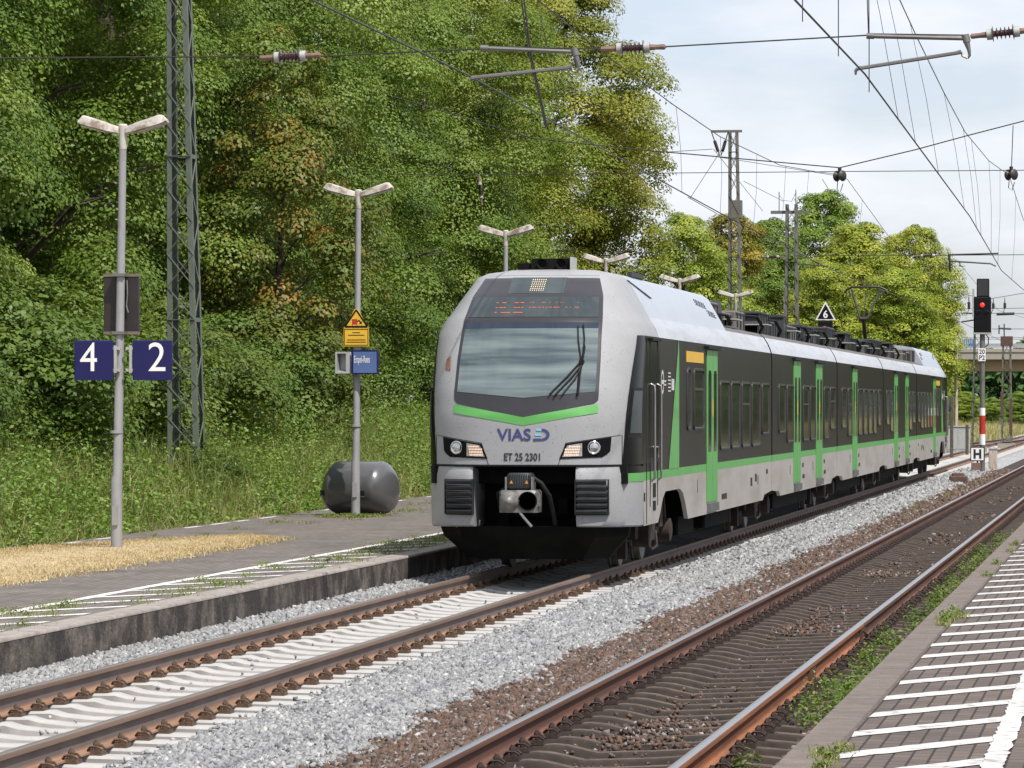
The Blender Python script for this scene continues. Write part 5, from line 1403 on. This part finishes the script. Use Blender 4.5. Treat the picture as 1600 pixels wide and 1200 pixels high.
for x, y0, y1 in ((1514, 461, 483), (1552, 466, 482), (1570, 465, 482)): b = MB(); b.tube([D(x, y0) - O, D(x, y1) - O], [.02, .05], 6); b.tube([D(x, (y0 + y1) / 2) - O, D(x, y1) - O], .08, 8); b.tube([D(x, y1) - O, D(x - 4, y1 + 10) - O], .02, 5); b.build('insulator', M['wire'], t)
b = MB(); b.tube([D(1557, 491) - O, D(1585, 490) - O], .08, 8); b.build('steady_arm', M['wire'], t)
b = MB(); b.tube([D(1505, 489) - O, D(1522, 490) - O], .05, 6); b.build('steady_arm', M['wire'], t)
b = MB(); b.tube([D(1502, 503) - O, D(1522, 500) - O], .05, 6); b.build('steady_arm', M['wire'], t)
b = MB(); b.tube([D(1561, 508) - O, D(1561, 522) - O], .04, 6); b.build('steady_arm', M['wire'], t)
b = MB(); b.tube([D(1569, 506) - O, D(1569, 530) - O], .04, 6); b.build('steady_arm', M['wire'], t)
b = MB(); b.tube([D(1560, 513) - O, D(1580, 514) - O], .06, 6); b.build('steady_arm', M['wire'], t)
t = thing('feeder_wire', 'thin feeder wires slanting past the lattice mast with the bracket', 'overhead wire', at(1120, 232, 150))
O = Vector(t.location)
for pts in (((1032, 238, 130), (1113, 233, 150)), ((1135, 222, 150), (1078, 310, 135)), ((1115, 233, 150), (1192, 330, 200)), ((1162, 283, 170), (1225, 315, 195)), ((1075, 308, 120), (1143, 347, 150), (1220, 392, 190)), ((1285, 280, 150), (1302, 308, 165), (1390, 395, 240)), ((1120, 245, 170), (1310, 275, 170))):
    wire(t, 'feeder', [at(*p) - O for p in pts], .012)

# ------------------------------------------------------------------ bridge
p0, p1 = at(1400, 560, 430), at(1640, 560, 430)
t = thing('road_bridge', 'beige concrete road bridge with railings crossing behind the signal', 'bridge', (-20, 430, 0))
zb = [at(1540, y, 430).z for y in (580, 570, 558, 552, 528)]
x0, x1 = -70, 60
b = MB(); b.box(x0, x1, 0, 9, zb[0], zb[2] - .25); b.build('girder', M['soffit'], t)
b = MB(); b.box(x0, x1, -1.4, 10.4, zb[2] - .25, zb[3] + .1); b.box(x0, x1, -1.5, -1.1, zb[3] + .1, zb[3] + .45); b.box(x0, x1, 10, 10.4, zb[3] + .1, zb[3] + .45); b.build('deck', M['concrete'], t)
b = MB()
for yy in (-1.3, 10.2):
    for z in (zb[4], zb[4] - .75, zb[3] + .75, zb[3] + .95): b.box(x0, x1, yy - .06, yy + .06, z - .05, z + .05)
    for k in range(56): b.box(x0 + k * 2.3 - .05, x0 + k * 2.3 + .05, yy - .05, yy + .05, zb[3] + .4, zb[4])
b.build('railing', M['railing'], t)
b = MB(); g0 = at(1503, 540, 430).x + 20; g1 = at(1523, 540, 430).x + 20
for k in range(6):
    a = g0 + (g1 - g0) * k / 6; w = (g1 - g0) / 7
    b.add([(a, -1.45, zb[4] - 1.0 + .3 * (k % 2)), (a + w * .8, -1.45, zb[4] - 1.15 - .2 * (k % 3)), (a + w, -1.45, zb[4] - .1), (a + w * .1, -1.45, zb[4] - .05 - .1 * (k % 2))], [(0, 1, 2, 3)])
b.build('graffiti', M['pink'], t)
for X in (-62, 46):
    b = MB(); b.box(X, X + 3, 0, 9, -1, zb[0] + .01); b.build('abutment', M['concrete'], t)
# ------------------------------------------------------------------ vegetation
def leaf_cloud(C, Nrm, L, W, rndv):
    """one rhombic leaf per row: centre, rough normal, length, width"""
    n = len(C)
    Nn = Nrm / np.linalg.norm(Nrm, axis=1)[:, None]
    t = rng.normal(size=(n, 3)); t[:, 2] -= .35
    t -= Nn * (t * Nn).sum(1)[:, None]; t /= np.linalg.norm(t, axis=1)[:, None]
    b = np.cross(Nn, t)
    V = np.zeros((n, 4, 3))
    V[:, 0] = C - t * L[:, None] * .5
    V[:, 1] = C + b * W[:, None] * .5 - t * L[:, None] * .08 + Nn * W[:, None] * .14
    V[:, 2] = C + t * L[:, None] * .5
    V[:, 3] = C - b * W[:, None] * .5 - t * L[:, None] * .08 + Nn * W[:, None] * .14
    T = np.arange(n)[:, None] * 4 + np.arange(4)[None]
    return V.reshape(-1, 3), T, np.repeat(rndv, 4)

def crown(name, Ht, Rm, z0, clumps, per, leaf, prof, seed, m, csize=(.55, 1.05), droop=.5, inner=.25, vsq=.85, boughs=0, bsig=1.25):
    """leaves gathered in drooping tufts over an uneven envelope; prof: (height fraction, radius fraction)"""
    global rng
    rng = np.random.default_rng(seed)
    pz, pr = [p[0] for p in prof], [p[1] for p in prof]
    # height sampled by ring area
    hz = np.linspace(0, 1, 200); w = np.interp(hz, pz, pr) + .05; w /= w.sum()
    h = rng.choice(hz, clumps, p=w) + rng.uniform(-.003, .003, clumps)
    a = rng.uniform(0, 2 * np.pi, clumps)
    lob = 1 + .16 * np.sin(a * 3 + h * 7 + seed) + .12 * np.sin(a * 5 - h * 13 + seed * 2) + .09 * np.sin(h * 31 + a * 2)
    rr = np.interp(h, pz, pr) * Rm * lob
    dep = np.where(rng.random(clumps) < inner, rng.uniform(.45, .8, clumps), rng.uniform(.84, 1.06, clumps))
    rc = rr * dep
    if boughs:                                    # leaves mass on boughs, with hollows between them
        bh = rng.choice(hz, boughs, p=w); ba = rng.uniform(0, 2 * np.pi, boughs); bR = np.interp(bh, pz, pr) * Rm
        bx, by, bz_ = bR * np.cos(ba), bR * np.sin(ba), z0 + bh * (Ht - z0)
        qx, qy, qz = rr * np.cos(a), rr * np.sin(a), z0 + h * (Ht - z0)
        dd = np.sqrt((qx[:, None] - bx) ** 2 + (qy[:, None] - by) ** 2 + ((qz[:, None] - bz_) * .8) ** 2).min(1)
        rc = rc * (.56 + .53 * np.exp(-(dd / bsig) ** 2))
    cx, cy, cz = rc * np.cos(a), rc * np.sin(a), z0 + h * (Ht - z0)
    cs = rng.uniform(*csize, clumps) * (.7 + .5 * np.interp(h, pz, pr))
    crnd = rng.normal(0, .13, clumps)
    n = clumps * per
    ci = np.repeat(np.arange(clumps), per)
    d = rng.normal(size=(n, 3)); d /= np.linalg.norm(d, axis=1)[:, None]
    rad = .30 + .70 * rng.random(n) ** .35
    up = np.abs(d[:, 2]); d[:, 2] = np.where(rng.random(n) < .82, up, d[:, 2])
    ox, oy = np.cos(a)[ci], np.sin(a)[ci]
    off = d * (rad * cs[ci])[:, None]
    off[:, 2] *= vsq
    # tuft stretches outward and bends down at its tip
    outw = off[:, 0] * ox + off[:, 1] * oy
    off[:, 0] += ox * outw * .15; off[:, 1] += oy * outw * .15
    off[:, 2] -= droop * np.maximum(outw, 0) ** 1.3 * .55
    C = np.stack([cx[ci], cy[ci], cz[ci]], 1) + off
    Nn = np.stack([ox * .35, oy * .35, np.full(n, .45)], 1) + d * 1.0 + rng.normal(0, .22, (n, 3))
    L = rng.uniform(.75, 1.25, n) * leaf; W = L * rng.uniform(.6, .85, n)
    rv = np.clip(.46 + crnd[ci] + rng.normal(0, .11, n), 0, 1)
    V, T, rv = leaf_cloud(C, Nn, L, W, rv)
    me_o = np_mesh(name, V, T, m, {'rnd': rv})
    return me_o

def trunk_mb(Ht, r, limbs, spread, seed):
    g = random.Random(seed); b = MB()
    b.tube([(0, 0, -.3), (.05, 0, Ht * .2), (-.05, .08, Ht * .45), (.08, -.05, Ht * .7), (0, 0, Ht * .93)], [r * 1.25, r, r * .75, r * .42, r * .1], 10)
    for k in range(limbs):
        z = Ht * g.uniform(.16, .75); a = g.uniform(0, 6.28); l = spread * g.uniform(.6, .95) * (1 - .45 * z / Ht)
        dx, dy = math.cos(a), math.sin(a)
        b.tube([(0, 0, z), (dx * l * .4, dy * l * .4, z + l * .35), (dx * l * .75, dy * l * .75, z + l * .55), (dx * l, dy * l, z + l * .6)], [r * .38, r * .26, r * .15, r * .04], 6)
        for q in range(2):
            a2 = a + g.uniform(-.9, .9); l2 = l * .5; p = (dx * l * .5, dy * l * .5, z + l * .42)
            b.tube([p, (p[0] + math.cos(a2) * l2 * .5, p[1] + math.sin(a2) * l2 * .5, p[2] + l2 * .3), (p[0] + math.cos(a2) * l2, p[1] + math.sin(a2) * l2, p[2] + l2 * .35)], [r * .16, r * .1, r * .03], 5)
    return b

PROF_L = [(0, .55), (.06, .82), (.25, 1.0), (.5, .95), (.7, .78), (.86, .52), (.95, .28), (1, .05)]
PROF_D = [(0, .45), (.1, .8), (.35, 1.0), (.6, .98), (.78, .82), (.9, .55), (.97, .28), (1, .05)]
PROF_E = [(0, .7), (.2, .9), (.43, 1), (.58, 1), (.73, .72), (.84, .40), (.92, .16), (1, .04)]
PROF_F = [(0, .5), (.2, .85), (.5, 1), (.75, .86), (.9, .58), (1, .15)]
PROF_R = [(0, .35), (.15, .8), (.4, 1.0), (.65, .92), (.85, .62), (.95, .34), (1, .08)]
TREE = {}
def proto_tree(key, Ht, Rm, z0, clumps, per, leaf, prof, seed, m, r, **kw):
    c = crown('crown', Ht, Rm, z0, clumps, per, leaf, prof, seed, m, **kw)
    t = trunk_mb(Ht * .95, r, 14, Rm, seed).build('trunk', M['bark'], None, 60)
    TREE[key] = (c.data, t.data)
    bpy.data.objects.remove(c); bpy.data.objects.remove(t)
proto_tree('a', 17.5, 4.7, .9, 310, 620, .088, PROF_L, 11, M['leaf'], .3, inner=.05, csize=(.5, 1.0), boughs=46)
proto_tree('b', 18.5, 5.0, .8, 330, 620, .088, PROF_L, 12, M['leaf'], .34, inner=.05, csize=(.5, 1.0), boughs=50)
proto_tree('c', 16.5, 4.7, 1.0, 300, 620, .088, PROF_D, 13, M['leaf'], .3, inner=.05, csize=(.5, 1.0), boughs=46)
proto_tree('rust', 10.0, 2.2, 1.2, 150, 300, .10, PROF_R, 14, M['leaf_rust'], .12, csize=(.35, .7), inner=.4)
proto_tree('end', 18.2, 4.9, 1.0, 430, 600, .10, PROF_E, 15, M['leaf'], .36, csize=(.5, .9), droop=.25, inner=.08, boughs=50, bsig=1.3)
proto_tree('far', 12.5, 3.5, .5, 300, 300, .125, PROF_F, 16, M['leaf'], .24, csize=(.42, .85), droop=.1, boughs=34, bsig=1.1)
proto_tree('bush', 2.6, 1.35, .05, 80, 260, .072, [(0, .7), (.3, 1), (.7, .85), (1, .2)], 17, M['weed'], .05, csize=(.28, .5))
rng = np.random.default_rng(99)

def tree(key, x, y, z, s, sz, rz, tint, name, label, cat, group):
    t = thing(name, label, cat, (x, y, z), rz, group)
    t.scale = (s, s, sz)
    for nm, d in (('crown', TREE[key][0]), ('trunk', TREE[key][1])):
        o = link(nm, d, t); o.color = (*tint, 1)
    return t

def gz_ground(x): return float(np.interp(x, [p[0] for p in gp], [p[1] for p in gp]))
row = [('b', 61, -22.2, 1.0, (.85, .95, 1.0), 'leafy linden at the left edge of the picture, left of the first lamp post'),
       ('a', 69, -21.4, 1.0, (1.0, 1.0, 1.0), 'tall leafy linden right behind the first lamp post and its number signs'),
       ('c', 77, -22.6, 1.08, (.85, .95, .9), 'dark green linden directly behind the tall lattice mast'),
       ('a', 85.5, -22.0, 1.05, (1.0, 1.02, .9), 'linden filling the gap between the tall lattice mast and the second lamp post'),
       ('b', 94, -21.6, 1.0, (1.02, 1.02, .95), 'tall linden behind the second lamp post'),
       ('c', 103, -22.2, 1.08, (.98, 1.0, 1.0), 'linden just right of the second lamp post and its yellow sign'),
       ('a', 112, -21.8, 1.04, (1.05, 1.05, .95), 'pale green linden between the second and third lamp posts'),
       ('b', 121, -22.4, .98, (.9, .96, .9), 'linden behind the third lamp post, left of the cab roof'),
       ('a', 130, -21.6, 1.0, (1.02, 1.0, .85), 'linden above the front of the train cab'),
       ('c', 139, -22.4, 1.06, (1.3, 1.08, .8), 'olive green linden behind the horn box on the cab roof'),
       ('end', 149, -22.1, 1.08, (1.5, 1.12, .75), 'olive yellow tree at the end of the row, against the sky')]
for k, Y, X, s, tint, lab in row:
    if Y < 145: X -= 2.6 * min(1, (150 - Y) / 40)
    tree(k, X, Y, gz_ground(X) - .2, s, s * random.uniform(.97, 1.05), random.uniform(0, 6.28), tint, 'linden_tree', lab, 'tree', 'row of lindens behind the platform')
for i, Y in enumerate(np.arange(66, 150, 10.5)):
    k = ('c', 'b', 'a')[i % 3]
    tree(k, -29.5 + random.uniform(-1, 1), Y + random.uniform(-1, 1), 1.1, 1.05, 1.06, random.uniform(0, 6.28), (.8, .9, .8), 'linden_tree', 'tree in the second row behind the lindens, seen only through gaps', 'tree', 'second row of trees')
p = at(440, 600, 93)
tree('rust', p.x, 93, .8, .9, 1.0, 1.2, (1, 1, 1), 'maple_tree', 'slim tree with half its leaves browned orange, right of the tall lattice mast', 'tree', None)

def far(px, ytop, hw, Y, tint, label, key='far', base=None, sq=1.0):
    p = at(px, ytop, Y); d = Y / CT; Ht = p.z
    r = hw * d / F
    s = r * 1.75 / 3.8
    tree(key, p.x, Y, 0.0, s, Ht / 12.5, random.uniform(0, 6.28), tint, 'tree', label, 'tree', 'trees beyond the train')
Yw = (2.0, 1.55, .95)
far(1068, 338, 66, 176, (1.7, 1.45, 1.1), 'light green bushy tree at the foot of the last linden, behind the front roof')
far(1140, 335, 55, 235, (1.7, 1.05, .80), 'brown-tinged tree between the linden row and the lattice mast with bracket')
far(1205, 345, 60, 262, (1.0, 1.0, .9), 'dark green tree just right of the lattice mast with bracket')
far(1288, 302, 66, 285, (1.2, 1.2, .95), 'tallest dark green tree right of the twin-post mast')
far(1225, 395, 55, 210, (1.0, 1.05, .8), 'dark mid-height tree behind the twin-post mast')
far(1345, 352, 78, 225, Yw, 'broad yellow-green tree behind the pantograph')
far(1436, 356, 48, 212, Yw, 'narrow yellow-green tree above the tail of the train')
far(1290, 410, 55, 200, (1.7, 1.4, .9), 'low yellow-green tree behind the triangle reading 6')
far(1400, 420, 60, 195, (1.7, 1.45, .9), 'low light green tree right of the pantograph')
far(1462, 430, 18, 216, (.62, .75, .6), 'small dark tree with bare twigs at the right edge of the yellow-green trees')
far(1118, 400, 55, 190, (1.5, 1.35, 1.0), 'mid green tree low behind the roof grilles')
# trees across the right-hand platform: outside the frame, mirrored in the train's flank
for i, (X, Y) in enumerate(((15, 165), (17, 188), (14, 210), (18, 232), (15, 255), (19, 280), (16, 305), (21, 330), (17, 356), (24, 385), (20, 412))):
    tree('far', X, Y, -.4, 1.8, 1.05, i * 1.3, (.95, .95, .8), 'tree', 'bushy tree beyond the right platform, mirrored in the flank of the train', 'tree', 'trees beyond the right platform')
# behind the signal
for px, yt, hw, Y, tint, lab in ((1508, 612, 20, 380, (1.7, 1.5, 1.0), 'yellow-green bush beside the peeling pale pole'), (1462, 575, 16, 205, (1.2, 1.2, .8), 'light green bush right behind the train tail'), (1548, 622, 16, 395, (1.3, 1.3, 1.0), 'round bush just right of the signal mast'),
                                 (1592, 612, 18, 405, (1.2, 1.25, 1.0), 'bush at the right edge of the picture under the bridge')):
    far(px, yt, hw, Y, tint, lab)
# far wood under and behind the bridge: reads as one mass
C = []; 
n = 42000
Xw = rng.uniform(-75, 40, n); Yw_ = 520 + rng.uniform(0, 18, n); top = 9.5 + 1.6 * np.sin(Xw * .35) + 1.0 * np.sin(Xw * .9 + 1)
Zw = top * np.sqrt(rng.random(n)) ; Cw = np.stack([Xw, Yw_ - (top - Zw) * .3, Zw], 1)
Nw = np.stack([rng.normal(.3, .6, n), rng.normal(-.5, .5, n), rng.normal(.7, .4, n)], 1)
V, T, rv = leaf_cloud(Cw, Nw, np.full(n, .9), np.full(n, .7), np.clip(rng.normal(.4, .2, n), 0, 1))
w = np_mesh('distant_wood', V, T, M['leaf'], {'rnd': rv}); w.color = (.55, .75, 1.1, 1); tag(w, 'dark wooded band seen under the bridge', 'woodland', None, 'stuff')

# shrubs at the foot of the lindens
shr = [(285, 76, .42), (120, 66, 1.0), (215, 66, .8), (60, 64, 1.2), (345, 74, 1.0), (395, 78, 1.35), (450, 80, 1.0), (500, 84, 1.2), (610, 86, 1.1), (650, 90, 1.2), (660, 80, .8), (20, 62, .9), (310, 70, .7), (540, 92, 1.4), (590, 82, .7), (160, 70, 1.5), (270, 72, 1.3)]
for i, (px, Y, s) in enumerate(shr):
    p = at(px, 650, Y); x = min(p.x, -20.3) if i else -17.6
    tree('bush', x, Y, gz_ground(x) - .1, s * 1.1, s * random.uniform(.8, 1.1), random.uniform(0, 6.28), (random.uniform(.65, .9), random.uniform(.75, .9), .8), 'shrub', 'leafy green shrub in the undergrowth between platform and lindens', 'shrub', 'shrubs at the foot of the lindens')

# undergrowth: tall grass and leafy weeds behind the platform
n = 42000
gx = -15.72 - 5.5 * rng.random(n) ** 1.4; gy = rng.uniform(48, 165, n) ** 1.0
gzv = np.interp(gx, [p[0] for p in gp][::1], [p[1] for p in gp])
gzv = np.maximum(gzv, np.interp(-gx, [15.7, 16.2], [.05, .12]))
pat = .5 + .5 * np.sin(gy * .55 + 1.3) * np.sin(gx * 1.1 + gy * .21)
dryness = np.clip(rng.normal(.26, .2, n) + .5 * (pat > .66) * rng.random(n) + .25 * (gx > -16.2) * rng.random(n), 0, 1)
hs = np.interp(-gx, [15.7, 16.1, 17, 21], [.25, .55, .95, 1.0])
g = blades(n, gx, gy, gzv, .3, 1.1, .007, .9, M['grass'], 'tall_grass', rnd=dryness)
me = g.data
co = np.empty(len(me.vertices) * 3, np.float32); me.vertices.foreach_get('co', co); co = co.reshape(-1, 5, 3)
base = co[:, 0:1, 2].copy(); co[:, :, 2] = base + (co[:, :, 2] - base) * hs[:, None]; me.vertices.foreach_set('co', co.ravel()); me.update()
tag(g, 'tall uncut grass, partly dry, between the platform and the trees', 'grass', None, 'stuff')

def weeds(name, cx, cy, cz, rad, hgt, per, leaf, label, m='weed', tint=(1, 1, 1), bright=.5):
    n = len(cx) * per; ci = np.repeat(np.arange(len(cx)), per)
    d = rng.normal(size=(n, 3)); d /= np.linalg.norm(d, axis=1)[:, None]; rr = rng.random(n) ** .5
    C = np.stack([cx[ci] + d[:, 0] * rr * rad[ci], cy[ci] + d[:, 1] * rr * rad[ci], cz[ci] + hgt[ci] * np.abs(d[:, 2]) * rr + rng.uniform(0, .05, n)], 1)
    Nn = np.stack([d[:, 0] * .4, d[:, 1] * .4, np.full(n, .8)], 1) + rng.normal(0, .4, (n, 3))
    L = rng.uniform(.7, 1.3, n) * leaf
    V, T, rv = leaf_cloud(C, Nn, L, L * rng.uniform(.4, .75, n), np.clip(bright + rng.normal(0, .18, len(cx))[ci] + rng.normal(0, .16, n), 0, 1))
    o = np_mesh(name, V, T, M[m], {'rnd': rv}); o.color = (*tint, 1)
    return tag(o, label, 'weeds', None, 'stuff')
k = 4200
cx = -15.8 - 5.2 * rng.random(k) ** 1.25; cy = rng.uniform(48, 165, k); cz = np.interp(cx, [p[0] for p in gp], [p[1] for p in gp])
hh = np.interp(-cx, [15.7, 16.3, 17.5, 21], [.25, .7, 1.25, 1.7]) * rng.uniform(.35, 1.2, k)
kp = (np.sin(cx * 1.3 + cy * .37) + np.sin(cy * .81 + 2) + rng.normal(0, .7, k)) > -.5; cx, cy, cz, hh = cx[kp], cy[kp], cz[kp], hh[kp]; k = len(cx)
weeds('undergrowth', cx, cy, cz, rng.uniform(.25, .55, k), hh * 1.1, 80, .078, 'leafy weeds and nettles between the left platform and the lindens', tint=(1.02, 1.14, 1.0))
# weeds along the right platform edge
spots = [(27.6, .5), (30.6, 1.0), (31.6, 1.2), (32.6, 1.1), (33.6, .9), (34.4, .9), (35.5, 1.0), (36.4, .9), (37.4, .7), (39.2, .7), (40.4, .8), (42.0, .7), (44, .8), (46, .7), (48, .9), (50.5, .8), (53, .8), (55.5, .9), (58, .7), (61, .9), (64, .8), (67, .9), (70, .8), (74, .9)]
cx, cy, hh = [], [], []
for Y, s in spots:
    for q in range(4 if s > .6 else 1):
        cx.append(-2.42 + random.uniform(-.22, .22)); cy.append(Y + random.uniform(-.6, .6)); hh.append(s * random.uniform(.16, .42))
cx, cy, hh = map(np.array, (cx, cy, hh))
weeds('weeds', cx, cy, np.full(len(cx), -.27), rng.uniform(.08, .20, len(cx)), hh, 130, .038, 'low green weeds growing along the right platform edge', bright=.42)
# tufts on platforms and ballast
cx, cy, cz = [], [], []
for _ in range(60): cx.append(random.uniform(-10.85, -9.95)); cy.append(random.uniform(34, 62)); cz.append(ZL)
for _ in range(30): cx.append(random.uniform(-15.4, -13.2)); cy.append(random.uniform(60, 95)); cz.append(ZL)
for _ in range(26): cx.append(-14.05 + random.uniform(-.5, .5)); cy.append(72.4 + random.uniform(-.7, .4)); cz.append(ZL)
n1 = len(cx)
for _ in range(14): cx.append(-1.71 + random.uniform(-.05, .07)); cy.append(random.uniform(20, 60)); cz.append(ZR)
for Y in (36.6, 36.8, 37.0, 36.9, 37.2): cx.append(-1.75); cy.append(Y); cz.append(ZR)
for X, Y in ((-5.9, 66), (-5.6, 95), (-5.5, 97), (-5.4, 100), (-5.3, 104), (-5.2, 110), (-5.3, 113), (-5.1, 117), (-5.2, 121), (-5.0, 126), (-4.9, 133), (-5.6, 88)): cx.append(X); cy.append(Y); cz.append(-.2)
cx, cy, cz = map(np.array, (cx, cy, cz))
sc_ = np.where(cz < 0, 2.4, 1.0)
weeds('weed_tufts', cx, cy, cz, rng.uniform(.06, .22, len(cx)) * np.where(cz == ZR, .45, 1) * np.where(cz < 0, 1.4, 1), rng.uniform(.012, .04, len(cx)) * sc_ * 1.3, 45, .028, 'small weed tufts on the platforms and the ballast', bright=.5)
k = 8000
i = rng.integers(0, len(cx), k)
blades(k, cx[i] + rng.normal(0, .13, k) * np.where(cz[i] == ZR, .35, 1), cy[i] + rng.normal(0, .16, k), cz[i], .015, .06, .004, 1.2, M['grass'], 'grass_tufts', rnd=np.clip(rng.normal(.35, .25, k), 0, 1))
tag(bpy.data.objects['grass_tufts'], 'short grass sprouting from the platform joints', 'grass', None, 'stuff')
# dry meadow beyond the train
n = 50000
gx = rng.uniform(-34, -8.0, n); gy = rng.uniform(150, 425, n); keep = (gx < np.array([cx3(v) for v in gy]) - 2.0); gx, gy = gx[keep], gy[keep]
blades(len(gx), gx, gy, np.interp(gx, [-22, -16, -12, -9], [.4, .1, -.2, -.35]), .35, .9, .03, .8, M['grass'], 'dry_meadow', rnd=np.clip(rng.normal(.74, .2, len(gx)), 0, 1))
tag(bpy.data.objects['dry_meadow'], 'yellow dry grass beyond the tail of the train', 'grass', None, 'stuff')
gx = rng.uniform(-6, 25, 16000); gy = rng.uniform(300, 420, 16000)
blades(len(gx), gx, gy, np.full(len(gx), -.4), .5, 1.6, .05, .8, M['grass'], 'far_grass', rnd=np.clip(rng.normal(.66, .22, len(gx)), 0, 1))
tag(bpy.data.objects['far_grass'], 'tall grass in front of the bridge', 'grass', None, 'stuff')
